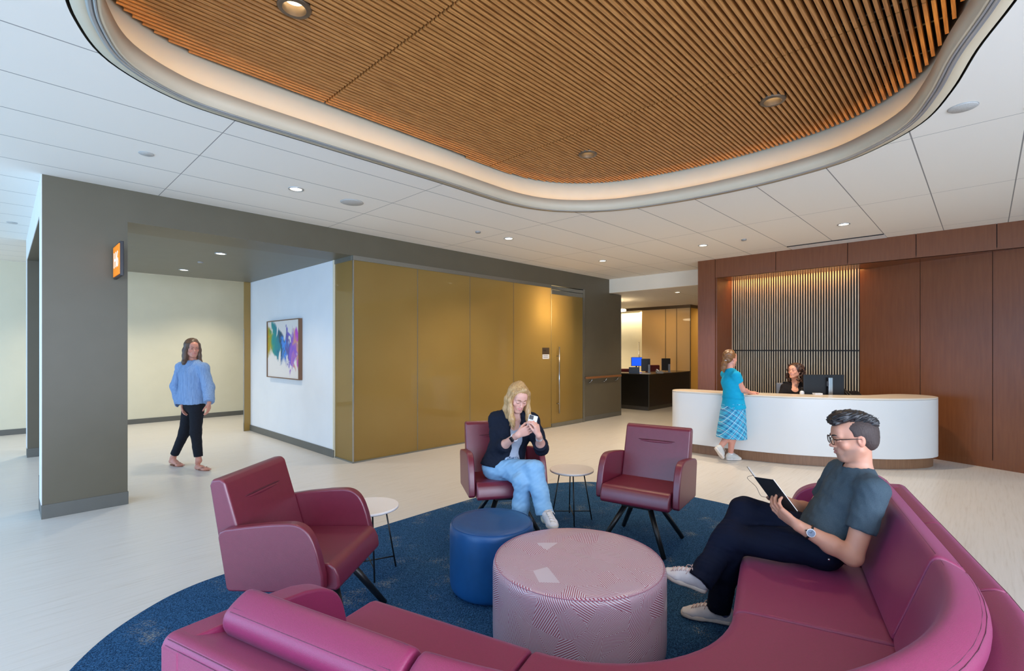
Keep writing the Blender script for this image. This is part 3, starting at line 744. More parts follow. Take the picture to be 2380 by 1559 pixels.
# ================================================================== SIDE TABLES
def side_table(x, y, rz, label):
    t = thing('side_table', label, 'side table', (x, y, .011), rz, 'round white side tables')
    bm = bmesh.new(); lathe(bm, [(0, .434), (.188, .434), (.194, .437), (.194, .446), (.191, .449), (0, .449)], 64); o = obj('tabletop', bm, M['tabletop'], t, True)
    e = o.modifiers.new('es', 'EDGE_SPLIT'); e.split_angle = R(35)
    bm = bmesh.new(); lathe(bm, [(.150, .425), (.186, .430), (.193, .4335), (.150, .4335)], 64); obj('under_edge', bm, M['plastic_grey'], t, True)
    for k in range(4):
        a = k * PI / 2; c, s_ = math.cos(a), math.sin(a)
        bm = bmesh.new(); tube(bm, [(.105 * c, .105 * s_, .43), (.178 * c, .178 * s_, .0)], .0055, 8); obj('leg', bm, M['black_metal'], t, True)
    for k in range(2):
        a = k * PI / 2; c, s_ = math.cos(a), math.sin(a); z = .075
        bm = bmesh.new(); tube(bm, [(.166 * c, .166 * s_, z + k * .005), (-.166 * c, -.166 * s_, z + k * .005)], .0045, 8); obj('crossbar', bm, M['black_metal'], t, True)
    return t
st = side_table(3.51, 2.645, R(-46), 'round white side table between the blonde woman and the empty armchair')
dup(st, (1.735, 3.015, .011), R(-20), 'round white side table half hidden behind the left armchair', 'round white side tables')

# ================================================================== ARMCHAIRS (front is +X)
def armchair(label):
    t = thing('armchair', label, 'armchair', group='plum leather armchairs')
    # seat
    bm = bmesh.new(); prism(bm, [(-.22, .33), (.318, .325), (.335, .345), (.328, .40), (.308, .440), (.28, .458), (-.14, .440), (-.20, .43)], -.268, .268, lambda u, v, w_: (u, w_, v))
    o = obj('seat', bm, M['leather'], t); bevel(o, .022, 5)
    # backrest leans back, tapered in thickness
    bm = bmesh.new(); prism(bm, [(-.125, .40), (-.27, .40), (-.345, .825), (-.335, .855), (-.285, .862), (-.262, .845)], -.274, .274, lambda u, v, w_: (u, w_, v))
    o = obj('backrest', bm, M['leather'], t); bevel(o, .018, 5)
    # pulled fold across the backrest
    def bp(z): return -.125 + (z - .40) * (-.262 + .125) / (.445)
    bm = bmesh.new(); n = 14
    for i in range(n):
        y0, y1 = -.155 + .31 * i / n, -.155 + .31 * (i + 1) / n
        w0 = .006 * math.sin(PI * (i + .35) / (n + .7)) ** .5; w1 = .006 * math.sin(PI * (i + 1.35) / (n + .7)) ** .5
    tube(bm, [(bp(.742) + .0, -.155 + .31 * k / 16, .742) for k in range(17)], [.0015 + .0042 * math.sin(PI * k / 16) ** .4 if 0 < k < 16 else .0015 for k in range(17)], 8)
    obj('stitched_fold', bm, M['tuft'], t, True)
    bm = bmesh.new(); tube(bm, [(bp(.733) - .006, -.15 + .30 * k / 16, .731) for k in range(17)], [.003 + .009 * math.sin(PI * k / 16) ** .4 if 0 < k < 16 else .003 for k in range(17)], 10)
    obj('fold_roll', bm, M['leather'], t, True)
    # arms
    AP = [(-.205, .325), (.262, .335), (.279, .352), (.276, .42), (.250, .525), (.226, .590), (.200, .632), (.165, .658), (.12, .668), (.02, .662), (-.12, .645), (-.225, .628), (-.252, .615), (-.262, .590), (-.228, .40), (-.218, .34)]
    AP = fillet(AP, [.02, .02, .012, 0, .3, .3, .3, .3, .3, 0, 0, 0, .02, .03, 0, 0], 4)
    for s_ in (-1, 1):
        y0, y1 = sorted((s_ * .273, s_ * .326))
        bm = bmesh.new(); prism(bm, AP, y0, y1, lambda u, v, w_: (u, w_, v)); o = obj('arm', bm, M['leather'], t); bevel(o, .014, 4, angle=50)
    # base: four splayed legs from a hub
    bm = bmesh.new(); bx(bm, -.02, .28, -.11, .11, .305, .332); obj('under_plate', bm, M['black_metal'], t)
    cx = .128
    for sx in (-1, 1):
        for sy in (-1, 1):
            bm = bmesh.new(); a = Vector((cx + sx * .085, sy * .085, .325)); b = Vector((cx + sx * .245, sy * .245, .010))
            tube(bm, [a, b], .021, 14, True, .017); o = obj('leg', bm, M['black_metal'], t, True)
    return t
c1 = armchair('plum leather armchair with nobody in it, nearest the camera on the left')
c1.location = (1.15, 2.705, .011); c1.rotation_euler = (0, 0, -.903)
c2 = dup(c1, (2.972, 2.984, .011), -2.135, 'plum leather armchair the blonde woman is sitting in')
c3 = dup(c1, (3.61, 1.962, .011), 3.318, 'empty plum leather armchair right of the side table, before the reception desk')

# ================================================================== SECTIONAL SOFA
so = thing('sectional_sofa', 'large curved berry sectional sofa with loose back cushions, nearest the camera', 'sofa')
A16 = R(16)
def W2(a, b, z): return (math.cos(A16) * a - math.sin(A16) * b, math.sin(A16) * a + math.cos(A16) * b, z)
CC, RHO = (2.26, .77), .62
def path(kind, s0, s1, n):
    """list of (point fn) stations: each returns f(offset) -> (a, b)"""
    st_ = []
    for i in range(n + 1):
        s_ = s0 + (s1 - s0) * i / n
        if kind == 'L': st_.append(lambda o, s_=s_: (1.64 - o, s_))
        elif kind == 'C': st_.append(lambda o, s_=s_: (CC[0] + (RHO + o) * math.cos(s_), CC[1] + (RHO + o) * math.sin(s_)))
        else: st_.append(lambda o, s_=s_: (s_, .15 - o))
    return st_
def sweep(name, stations, prof, m, parent, bev=.014, seg=3, scale_ends=None):
    bm = bmesh.new(); rings = []
    for f in stations:
        rings.append([bm.verts.new(W2(*f(o), z)) for o, z in prof])
    n = len(prof)
    for i in range(len(rings) - 1):
        for k in range(n):
            bm.faces.new((rings[i][k], rings[i][(k + 1) % n], rings[i + 1][(k + 1) % n], rings[i + 1][k]))
    bm.faces.new(rings[0][::-1]); bm.faces.new(rings[-1])
    o = obj(name, bm, m, parent)
    if bev: bevel(o, bev, seg, angle=32)
    return o
SEAT = [(.012, .07), (0, .10), (0, .385), (.006, .408), (.022, .424), (.05, .431), (.62, .431), (.62, .07)]
SHELL = [(.60, .07), (.60, .60), (.70, .655), (.80, .692), (.828, .700), (.848, .698), (.860, .688), (.866, .668), (.866, .07)]
CUSH = [(.531, .433), (.545, .47), (.600, .62), (.640, .735), (.650, .762), (.664, .779), (.685, .782), (.715, .768), (.742, .752), (.756, .738), (.762, .715), (.757, .690), (.735, .655), (.700, .625), (.640, .60), (.60, .56), (.58, .433)]
segs = [('L', 1.545, .775, 4), ('C', PI, 1.5 * PI, 16), ('R', 2.265, 3.0, 4), ('R', 3.0, 3.76, 4)]
g_ = .0025
for k, (kd, s0, s1, n) in enumerate(segs):
    dd = g_ if kd == 'R' else (-g_ if kd == 'L' else g_ / .9)
    sweep('seat_cushion', path(kd, s0 + dd, s1 - dd, n), SEAT, M['fabric'], so)
    sweep('outer_shell', path(kd, s0 + dd, s1 - dd, n), SHELL, M['fabric'], so, .012)
cs = [('L', 1.445, .778, 5), ('C', PI, 1.5 * PI, 18), ('R', 2.268, 3.655, 8)]
def cush(kd, s0, s1, n):
    """cushion with softly pillowed ends and double stitching"""
    L_ = abs(s1 - s0) * (1 if kd != 'C' else 1.2); e = .03 / (1.2 if kd == 'C' else 1); sg = 1 if s1 > s0 else -1
    par = [s0, s0 + sg * e * .25, s0 + sg * e] + [s0 + (s1 - s0) * i / n for i in range(1, n)] + [s1 - sg * e, s1 - sg * e * .25, s1]
    cen = (.655, .62); st_ = []; prs = []
    for i, s_ in enumerate(par):
        k = .93 if i in (0, len(par) - 1) else (.98 if i in (1, len(par) - 2) else 1.0)
        st_.append(path(kd, s_, s_, 0 or 1)[0]); prs.append([(cen[0] + (o - cen[0]) * k, max(.433, cen[1] + (z - cen[1]) * k)) for o, z in CUSH])
    bm = bmesh.new(); rings = [[bm.verts.new(W2(*f(o), z)) for o, z in pr_] for f, pr_ in zip(st_, prs)]
    n_ = len(CUSH)
    for i in range(len(rings) - 1):
        for k in range(n_): bm.faces.new((rings[i][k], rings[i][(k + 1) % n_], rings[i + 1][(k + 1) % n_], rings[i + 1][k]))
    bm.faces.new(rings[0][::-1]); bm.faces.new(rings[-1])
    o = obj('back_cushion', bm, M['fabric'], so); bevel(o, .006, 2, angle=40)
    s = o.modifiers.new('sub', 'SUBSURF'); s.levels = 1; s.render_levels = 1
    o.modifiers.move(len(o.modifiers) - 1, 0)
    bm = bmesh.new()
    for (oo, zz) in ((.6635, .7725), (.6735, .7785), (.7375, .7525), (.7475, .7455)):
        pts = []
        for s_ in par[2:-2]:
            a, b = path(kd, s_, s_, 1)[0](oo); pts.append(W2(a, b, zz))
        tube(bm, pts, .0011, 5)
    obj('seam_stitching', bm, M['stitch'], o)
for c in cs: cush(*c)
# low arms closing both ends
ARM = [(.30, .425), (.868, .425), (.868, .668), (.858, .690), (.840, .699), (.60, .682), (.44, .662), (.36, .640), (.30, .600), (.268, .545), (.250, .47), (.247, .425)]
ARM = fillet(ARM, [0, 0, 0, .3, .3, 0, 0, .4, .4, .4, .4, 0], 4)
for kd, s0, s1 in (('L', 1.46, 1.552), ('R', 3.672, 3.768)):
    sweep('arm', path(kd, s0, s1, 1), ARM, M['fabric'], so, .022, 5)
bm = bmesh.new()
for (oo, zz) in ((.858, .6905), (.8645, .676)):
    pts = [W2(1.64 - oo, b, zz) for b in np.linspace(1.53, .775, 6)] + [W2(CC[0] + (RHO + oo) * math.cos(a), CC[1] + (RHO + oo) * math.sin(a), zz) for a in np.linspace(PI, 1.5 * PI, 18)] + [W2(a, .15 - oo, zz) for a in np.linspace(2.3, 3.75, 6)]
    tube(bm, pts, .0011, 5)
obj('shell_stitching', bm, M['stitch'], so)
bm = bmesh.new()
for kd, s0, s1, n in segs:
    st_ = path(kd, s0, s1, n); P_ = [(.08, .011), (.08, .07), (.80, .07), (.80, .011)]
    rings = [[bm.verts.new(W2(*f(o), z)) for o, z in P_] for f in st_]
    for i in range(len(rings) - 1):
        for k in range(4): bm.faces.new((rings[i][k], rings[i][(k + 1) % 4], rings[i + 1][(k + 1) % 4], rings[i + 1][k]))
    bm.faces.new(rings[0][::-1]); bm.faces.new(rings[-1])
obj('plinth', bm, M['plastic_black'], so)

# ================================================================== RECEPTION DESK
rd = thing('reception_desk', 'long curved white reception desk on a recessed walnut plinth', 'desk')
FR = [(7.02, 3.22), (7.03, 2.9), (7.07, 2.4), (7.19, 1.9), (7.40, 1.44), (7.66, 1.0), (7.85, .77), (8.08, .58), (8.28, .47), (8.46, .44), (8.64, .50), (8.74, .66), (8.70, .83), (8.56, .96),
      (8.32, 1.08), (8.12, 1.20), (7.88, 1.50), (7.70, 1.85), (7.58, 2.25), (7.52, 2.6), (7.50, 2.96), (7.49, 3.25), (7.43, 3.42), (7.28, 3.49), (7.12, 3.45), (7.04, 3.36)]
DK = [Vector((p[0], p[1])) for p in [tuple(q) for q in catmull([(a, b, 0) for a, b in FR], 7)]]
def area2(p): return sum(p[i].x * p[(i + 1) % len(p)].y - p[(i + 1) % len(p)].x * p[i].y for i in range(len(p)))
if area2(DK) < 0: DK = DK[::-1]
def slab(name, pts, z0, z1, m, par, bev=.004):
    bm = bmesh.new(); prism(bm, [(p.x, p.y) for p in pts], z0, z1); o = obj(name, bm, m, par); bevel(o, bev, 3, angle=50); return o
slab('desk_body', DK, .135, .878, M['corian'], rd)
slab('countertop', DK, .879, .90, M['corian_warm_lit'], rd)
slab('plinth', offset(DK, -.05), 0.0, .135, M['walnut_base'], rd)
bm = bmesh.new(); prism(bm, [(7.48, 3.2), (7.50, 2.6), (7.62, 2.05), (7.86, 1.55), (8.2, 1.15), (8.5, 1.45), (8.25, 2.0), (8.18, 3.2)], .70, .735); o = obj('work_surface', bm, M['corian_warm_lit'], rd)
box('pedestal', 8.0, 8.15, 3.05, 3.18, 0, .70, M['walnut_base'], rd); box('pedestal', 8.28, 8.44, 1.4, 1.55, 0, .70, M['walnut_base'], rd)

# items on the desk
mo = thing('monitor', 'large black computer monitor with silver stand, seen from behind on the reception desk', 'monitor', at(1915, 812, 7.02).xy.to_3d() + Vector((0, 0, .736)), R(-49))
# local: +Y faces the receptionist
bm = bmesh.new(); bx(bm, -.283, .283, .0, .03, .075, .425); o = obj('screen_housing', bm, M['plastic_black'], mo); bevel(o, .006, 3)
bm = bmesh.new(); bx(bm, -.275, .275, .030, .032, .09, .415); obj('display', bm, mat('display_dark', rgb(14, 16, 22), .15), mo)
bm = bmesh.new(); bx(bm, .035, .092, -.055, -.03, .0, .385); o = obj('stand_column', bm, M['steel'], mo); bevel(o, .004)
box('stand_hinge', .04, .087, -.03, 0, .26, .33, M['plastic_grey'], mo); box('stand_base', -.06, .19, -.14, .10, 0, .012, M['plastic_grey'], mo)
ph = thing('desk_phone', 'black desk phone at the right end of the work surface', 'phone', at(1986, 812, 7.25).xy.to_3d() + Vector((0, 0, .736)), R(-40))
bm = bmesh.new(); prism(bm, [(-.10, 0), (.10, 0), (.10, .155), (.06, .17), (-.10, .045)], -.11, .11, lambda u, v, w_: (w_, u, v)); o = obj('phone_body', bm, M['plastic_black'], ph); bevel(o, .008)
bm = bmesh.new(); tube(bm, [(-.08, -.09, .085), (-.085, -.02, .125), (-.085, .07, .178), (-.08, .10, .18)], [.022, .014, .014, .022], 10); obj('handset', bm, M['plastic_black'], ph, True)
bo = thing('pump_bottle', 'small white pump bottle left of the big monitor', 'bottle', at(1864, 812, 6.98).xy.to_3d() + Vector((0, 0, .736)))
bm = bmesh.new(); lathe(bm, [(0, 0), (.027, 0), (.029, .01), (.029, .175), (.024, .19), (.01, .20), (0, .20)], 24); obj('bottle_body', bm, M['plastic_white'], bo, True)
bm = bmesh.new(); lathe(bm, [(0, .20), (.012, .20), (.012, .215), (.004, .218), (.004, .235), (.013, .237), (.013, .245), (0, .245)], 16); tube(bm, [(0, 0, .241), (-.03, .01, .238)], .004, 8); obj('pump', bm, M['black_metal'], bo, True)
pd = tag(box('notepad', -.05, .05, -.035, .035, 0, .018, M['plastic_white']), 'small white pad lying behind the counter before the monitor', 'notepad')
pd.location = at(1900, 812, 6.78).xy.to_3d() + Vector((0, 0, .901)); pd.rotation_euler = (0, 0, R(-49))
oc = thing('office_chair', 'grey office chair behind the receptionist', 'office chair', (at(1838, 812, 7.95).x, at(1838, 812, 7.95).y, 0), R(194))
bm = bmesh.new(); bx(bm, -.05, .0, -.21, .21, .50, .975); o = obj('backrest', bm, M['plastic_grey'], oc); bevel(o, .02, 4)
bm = bmesh.new(); bx(bm, -.02, .44, -.23, .23, .43, .49); o = obj('seat', bm, M['plastic_black'], oc); bevel(o, .02, 4)
bm = bmesh.new(); bx(bm, -.055, .005, -.12, .12, .975, 1.0); o = obj('top_rail', bm, M['plastic_black'], oc); bevel(o, .01, 3)
bm = bmesh.new(); tube(bm, [(.2, 0, .43), (.2, 0, .09)], .025, 12); obj('gas_column', bm, M['black_metal'], oc, True)
for k in range(5):
    a = k * 2 * PI / 5; bm = bmesh.new(); tube(bm, [(.2, 0, .10), (.2 + .27 * math.cos(a), .27 * math.sin(a), .06)], .018, 8); lathe(bm, [(0, 0), (.025, 0), (.025, .05), (0, .05)], 12, (.2 + .27 * math.cos(a), .27 * math.sin(a), 0)); obj('leg', bm, M['black_metal'], oc, True)

# ================================================================== HALL BEYOND
bc = thing('service_counter', 'black L-shaped service counter in the hall beyond the charcoal wall', 'counter')
bm = bmesh.new(); prism(bm, [(11.09, 5.985), (13.43, 5.985), (13.43, 6.55), (11.65, 6.55), (11.65, 9.5), (11.09, 9.5)], .10, .895); obj('counter_body', bm, M['counter_black'], bc)
bm = bmesh.new(); prism(bm, [(11.075, 5.97), (13.44, 5.97), (13.44, 6.60), (11.70, 6.60), (11.70, 9.5), (11.075, 9.5)], .896, .915); obj('countertop', bm, M['counter_top'], bc)
bm = bmesh.new(); prism(bm, [(11.12, 6.015), (13.43, 6.015), (13.43, 6.5), (11.60, 6.5), (11.60, 9.5), (11.12, 9.5)], 0, .10); obj('kick_plate', bm, M['kick'], bc)
bm = bmesh.new(); bx(bm, 11.086, 11.094, 5.981, 5.99, .10, .896); obj('corner_trim', bm, M['alu'], bc)
fg = thing('glass_partition', 'pale gold glass room behind the black service counter', 'glass wall')
for y_ in (6.385, 6.725): box('panel_joint', 13.446, 13.466, y_ - .006, y_ + .006, 0, 2.70, M['bronze'], fg)
for a, b in ((5.985, 6.38), (6.39, 6.72), (6.73, 7.49)): box('glass_panel', 13.45, 13.462, a + .0005, b - .0005, 0, 2.70, M['gold_far'], fg)
box('glass_panel', 13.462, 17.2, 5.975, 5.985, 0, 2.70, M['gold_glass'], fg)
box('top_channel', 13.43, 13.48, 5.97, 9.9, 2.70, LOW + .01, M['bronze'], fg); box('top_channel', 13.48, 17.2, 5.97, 6.0, 2.70, LOW + .01, M['bronze'], fg)
box('edge_profile', 13.44, 13.466, 5.975, 5.985, 0, 2.70, M['bronze'], fg)
bm = bmesh.new(); tube(bm, [(13.40, 7.56, .3), (13.40, 7.56, 1.75)], .014, 10); tube(bm, [(13.40, 7.56, 1.3), (13.46, 7.56, 1.3)], .008, 8); obj('pull_handle', bm, M['steel'], fg, True)
struct(box('wall_hall_rear', 13.9, 14.0, 7.0, 12.5, 0, LOW, M['cream_wall']))
area('hall_wall_wash', (13.72, 8.6, 2.70), (0, 0, 0), .12, 2.2, 26, (1, .84, .60))
area('hall_room_fill', (14.6, 7.0, 2.7), (0, 0, 0), 1.5, 1.6, 150, (1, .84, .60))
def hall_monitor(px, py, Z, rz, label, sc=1.0):
    p = at(px, py, Z); t = thing('monitor', label, 'monitor', (p.x, p.y, .916), rz, 'monitors on the black counter')
    bm = bmesh.new(); bx(bm, -.20 * sc, .20 * sc, 0, .03, .05, .37); o = obj('screen_housing', bm, M['plastic_black'], t); bevel(o, .005)
    bm = bmesh.new(); bx(bm, .05, .10, -.05, 0, 0, .22); bx(bm, -.09, .12, -.09, .08, 0, .01); obj('stand', bm, M['plastic_grey'], t)
    return t
hall_monitor(1501, 868, 12.5, R(-52), 'black monitor on the counter corner, left of two seen from behind', .56)
hall_monitor(1548, 865, 12.95, R(-52), 'black monitor on the counter, right of two seen from behind', .56)
tb = thing('monitor', 'screen showing blue on a post, left of the counter monitors', 'monitor', at(1480, 812, 14.6).xy.to_3d(), R(-46))
bm = bmesh.new(); bx(bm, -.16, .16, 0, .04, 1.03, 1.29); obj('screen_housing', bm, M['plastic_black'], tb)
bm = bmesh.new(); bx(bm, -.15, .15, -.004, 0, 1.04, 1.28); obj('display', bm, M['screen_blue'], tb)
bm = bmesh.new(); tube(bm, [(0, .05, 0), (0, .05, 1.2)], .02, 8); obj('post', bm, M['black_metal'], tb, True)
for px, Z, lb, wd in ((1450, 13.6, 'dark red task chair at the left end of the black counter', .22), (1517, 13.95, 'dark red task chair between the two counter monitors', .20)):
    p = at(px, 812, Z); t = thing('task_chair', lb, 'office chair', (p.x, p.y, 0), R(-50), 'red task chairs behind the black counter')
    bm = bmesh.new(); bx(bm, -wd, wd, 0, .05, .55, .99 if px < 1500 else 1.08); o = obj('backrest', bm, M['red_fabric'], t); bevel(o, .03, 4)
    bm = bmesh.new(); bx(bm, -.22, .22, -.42, .0, .44, .50); o = obj('seat', bm, M['red_fabric'], t); bevel(o, .02)
    bm = bmesh.new(); tube(bm, [(0, -.2, .44), (0, -.2, .05)], .03, 10); lathe(bm, [(0, 0), (.25, 0), (.25, .03), (.05, .06), (0, .06)], 20, (0, -.2, 0)); obj('pedestal', bm, M['black_metal'], t)
p = at(1474, 812, 12.35); t = thing('laptop', 'small black screen left of the counter monitors', 'laptop', (p.x, p.y, .916), R(-60))
bm = bmesh.new(); bx(bm, -.13, .13, .0, .015, .01, .16); obj('lid', bm, M['plastic_black'], t); bm = bmesh.new(); bx(bm, -.13, .13, -.18, 0, 0, .012); obj('keyboard_deck', bm, M['plastic_black'], t)
p = at(1533, 812, 12.45); t = thing('desk_phone', 'pale desk phone between the counter monitors', 'phone', (p.x, p.y, .916), R(-50))
bm = bmesh.new(); prism(bm, [(-.08, 0), (.08, 0), (.08, .07), (-.08, .03)], -.08, .08, lambda u, v, w_: (w_, u, v)); o = obj('phone_body', bm, M['plastic_grey'], t); bevel(o, .006)
bm = bmesh.new(); tube(bm, [(-.05, -.08, .07), (-.05, .08, .09)], .018, 8); obj('handset', bm, M['plastic_white'], t, True)
p = at(1498, 812, 12.25); t = tag(box('paper_sheet', -.10, .10, -.14, .14, 0, .004, M['paper']), 'white papers lying on the counter corner', 'papers'); t.location = (p.x, p.y, .916); t.rotation_euler = (0, 0, .3)

# ================================================================== PEOPLE (bodies as one continuous surface)
f32 = np.float32
def V3(*a): return np.array(a, dtype=np.float64)
def nrm(v): v = np.asarray(v, float); return v / (np.linalg.norm(v) + 1e-12)
class Field:
    """implicit body: smooth union of tapered limbs and ellipsoids"""
    def __init__(s): s.p = []
    def cone(s, a, b, ra, rb, k=.02, flat=False, op='+'):
        s.p.append(('c', V3(*a), V3(*b), ra, rb, k, flat, op)); return s
    def chain(s, pts, rs, k=.02, flat=False):
        for i in range(len(pts) - 1): s.cone(pts[i], pts[i + 1], rs[i], rs[i + 1], k, flat and i == len(pts) - 2)
        return s
    def ell(s, c, ax, r, k=.02, op='+'):
        """ax: 3 orthonormal rows, r: radii along them"""
        s.p.append(('e', V3(*c), np.array(ax, float), V3(*r), k, op)); return s
    def econe(s, a, b, wd, ra, rb, k=.03, flat=False):
        """tapered limb of elliptical section: wd width axis, ra/rb = (half width, half depth)"""
        s.p.append(('x', V3(*a), V3(*b), nrm(wd), ra, rb, k, flat)); return s
    def plane(s, c, n, rad=9, k=.0):
        """cut away everything on the side n points to, within rad of c"""
        s.p.append(('h', V3(*c), nrm(n), rad)); return s
    def box(s, q):
        t = q[0]
        if t == 'c':
            r = max(q[3], q[4]) + q[5] + .012; return np.minimum(q[1], q[2]) - r, np.maximum(q[1], q[2]) + r
        if t == 'e':
            r = q[3].max() + q[4] + .012; return q[1] - r, q[1] + r
        if t == 'x':
            r = max(max(q[4]), max(q[5])) + q[6] + .012; return np.minimum(q[1], q[2]) - r, np.maximum(q[1], q[2]) + r
        return None
    def bounds(s):
        bs = [s.box(q) for q in s.p if q[0] != 'h' and q[-1] != '-']
        return np.min([b[0] for b in bs], 0), np.max([b[1] for b in bs], 0)
    def grid(s, lo, hi, h, noise=None):
        n = np.ceil((hi - lo) / h).astype(int) + 1
        ax = [lo[i] + h * np.arange(n[i]) for i in range(3)]
        D = np.full(n, .08, dtype=f32)
        for q in s.p:
            if q[0] == 'h':
                c, nn, rad = q[1], q[2], q[3]; bl, bh = c - rad, c + rad
            else: bl, bh = s.box(q)
            i0 = np.clip(np.floor((bl - lo) / h).astype(int), 0, n); i1 = np.clip(np.ceil((bh - lo) / h).astype(int) + 1, 0, n)
            if np.any(i1 <= i0): continue
            sl = tuple(slice(a, b) for a, b in zip(i0, i1))
            X = ax[0][sl[0]][:, None, None].astype(f32); Y = ax[1][sl[1]][None, :, None].astype(f32); Z = ax[2][sl[2]][None, None, :].astype(f32)
            t = q[0]; cur = D[sl]
            if t == 'h':
                d = (X - c[0]) * nn[0] + (Y - c[1]) * nn[1] + (Z - c[2]) * nn[2]
                if rad < 5:
                    rr = (X - c[0]) ** 2 + (Y - c[1]) ** 2 + (Z - c[2]) ** 2
                    D[sl] = np.where(rr < rad * rad, np.maximum(cur, d), cur)
                else: D[sl] = np.maximum(cur, d)
                continue
            if t == 'c':
                _, a, b, ra, rb, k, flat, op = q; ab_ = b - a; L2 = float(ab_ @ ab_) + 1e-12
                px, py, pz = X - a[0], Y - a[1], Z - a[2]
                tt = (px * ab_[0] + py * ab_[1] + pz * ab_[2]) / L2; tc = np.clip(tt, 0, 1)
                d = np.sqrt((px - tc * ab_[0]) ** 2 + (py - tc * ab_[1]) ** 2 + (pz - tc * ab_[2]) ** 2) - (ra + (rb - ra) * tc)
                if flat: d = np.maximum(d, (tt - 1) * math.sqrt(L2))
            elif t == 'e':
                _, c, A, r, k, op = q
                px, py, pz = X - c[0], Y - c[1], Z - c[2]
                k0 = 0; k1 = 0
                for i in range(3):
                    u = px * A[i, 0] + py * A[i, 1] + pz * A[i, 2]; k0 = k0 + (u / r[i]) ** 2; k1 = k1 + (u / r[i] ** 2) ** 2
                k0 = np.sqrt(k0); k1 = np.sqrt(k1) + 1e-9; d = k0 * (k0 - 1) / k1
            else:
                _, a, b, wd, ra, rb, k, flat = q; op = '+'
                ab_ = b - a; L = np.linalg.norm(ab_) + 1e-9; u = ab_ / L; w_ = nrm(wd - u * (wd @ u)); v_ = np.cross(u, w_)
                px, py, pz = X - a[0], Y - a[1], Z - a[2]
                tl = px * u[0] + py * u[1] + pz * u[2]; tc = np.clip(tl / L, 0, 1)
                ow = px * w_[0] + py * w_[1] + pz * w_[2]; ov = px * v_[0] + py * v_[1] + pz * v_[2]; ol = tl - tc * L
                rw = ra[0] + (rb[0] - ra[0]) * tc; rd = ra[1] + (rb[1] - ra[1]) * tc; rm = np.minimum(rw, rd)
                kk = np.sqrt((ow / rw) ** 2 + (ov / rd) ** 2 + (ol / rm) ** 2)
                g = np.sqrt((ow / rw ** 2) ** 2 + (ov / rd ** 2) ** 2 + (ol / rm ** 2) ** 2) + 1e-6
                d = kk * (kk - 1) / g
                d = np.where(kk < .3, -rm, d)
                if flat: d = np.maximum(d, tl - L)
            if op == '+':
                if k > 0:
                    hh = np.maximum(k - np.abs(cur - d), 0) / k; D[sl] = np.minimum(cur, d) - hh * hh * k * .25
                else: D[sl] = np.minimum(cur, d)
            else:
                dd = -d; hh = np.maximum(k - np.abs(cur - dd), 0) / max(k, 1e-6); D[sl] = np.maximum(cur, dd) + hh * hh * k * .25
        if noise is not None:
            D += noise(ax[0][:, None, None].astype(f32), ax[1][None, :, None].astype(f32), ax[2][None, None, :].astype(f32))
        return D
def surface_net(D, lo, h):
    s = D < 0; nx, ny, nz = D.shape
    c = np.zeros((nx - 1, ny - 1, nz - 1), np.int8)
    for i in (0, 1):
        for j in (0, 1):
            for k in (0, 1): c += s[i:nx - 1 + i, j:ny - 1 + j, k:nz - 1 + k]
    I = np.argwhere((c > 0) & (c < 8)); idx = -np.ones(c.shape, np.int32); idx[tuple(I.T)] = np.arange(len(I))
    P = np.zeros((len(I), 3)); Wt = np.zeros(len(I))
    cor = [(i, j, k) for i in (0, 1) for j in (0, 1) for k in (0, 1)]
    val = {q: D[I[:, 0] + q[0], I[:, 1] + q[1], I[:, 2] + q[2]].astype(float) for q in cor}
    for a in cor:
        for ax in range(3):
            if a[ax] == 1: continue
            b = list(a); b[ax] = 1; b = tuple(b); va, vb = val[a], val[b]
            m = (va < 0) != (vb < 0); t = np.where(m, va / np.where(m, va - vb, 1), 0)
            q = np.tile(np.array(a, float), (len(I), 1)); q[:, ax] += t
            P += q * m[:, None]; Wt += m
    P = lo + h * (I + P / Wt[:, None])
    F = []
    for ax in range(3):
        o1, o2 = [(1, 2), (2, 0), (0, 1)][ax]
        sl0 = [slice(None)] * 3; sl1 = [slice(None)] * 3; sl0[ax] = slice(0, -1); sl1[ax] = slice(1, None)
        A, B = s[tuple(sl0)], s[tuple(sl1)]
        E = np.argwhere(A != B)
        E = E[(E[:, o1] > 0) & (E[:, o2] > 0) & (E[:, o1] < D.shape[o1] - 1) & (E[:, o2] < D.shape[o2] - 1)]
        if not len(E): continue
        ins = A[tuple(E.T)]
        def g(d1, d2):
            q = E.copy(); q[:, o1] -= d1; q[:, o2] -= d2; return idx[tuple(q.T)]
        quad = np.stack([g(1, 1), g(0, 1), g(0, 0), g(1, 0)], 1)
        quad[~ins] = quad[~ins][:, ::-1]; F.append(quad)
    return P, np.concatenate(F)
def cloth(amp, sc, seed=0, ax=None):
    """soft folds"""
    rs = np.random.RandomState(seed); ws = [(rs.normal(size=3) * sc * (1 + .6 * i), rs.uniform(0, 6.3)) for i in range(6)]
    def f(X, Y, Z):
        t = 0
        for i, (w_, p) in enumerate(ws):
            t = t + np.sin(X * w_[0] + Y * w_[1] + Z * w_[2] + p + 1.3 * np.sin(X * w_[1] * .7 + Z * w_[0] * .6)) / (1 + .4 * i)
        return (t * amp / 3).astype(f32)
    return f
def strands(amp, dirv_, freq, seed=0):
    """fine ridges that run along dirv_"""
    rs = np.random.RandomState(seed); d = nrm(dirv_); a = nrm(np.cross(d, [.3, .9, .2])); b = np.cross(d, a)
    ws = [((a * math.cos(t) + b * math.sin(t)) * freq * rs.uniform(.6, 1.5) + d * freq * .10, rs.uniform(0, 6.3)) for t in rs.uniform(0, 6.3, 7)]
    def f(X, Y, Z):
        t = 0
        for w_, p in ws: t = t + np.sin(X * w_[0] + Y * w_[1] + Z * w_[2] + p + 1.5 * np.sin((X * d[0] + Y * d[1] + Z * d[2]) * 22 + p))
        return (t * amp / 3).astype(f32)
    return f
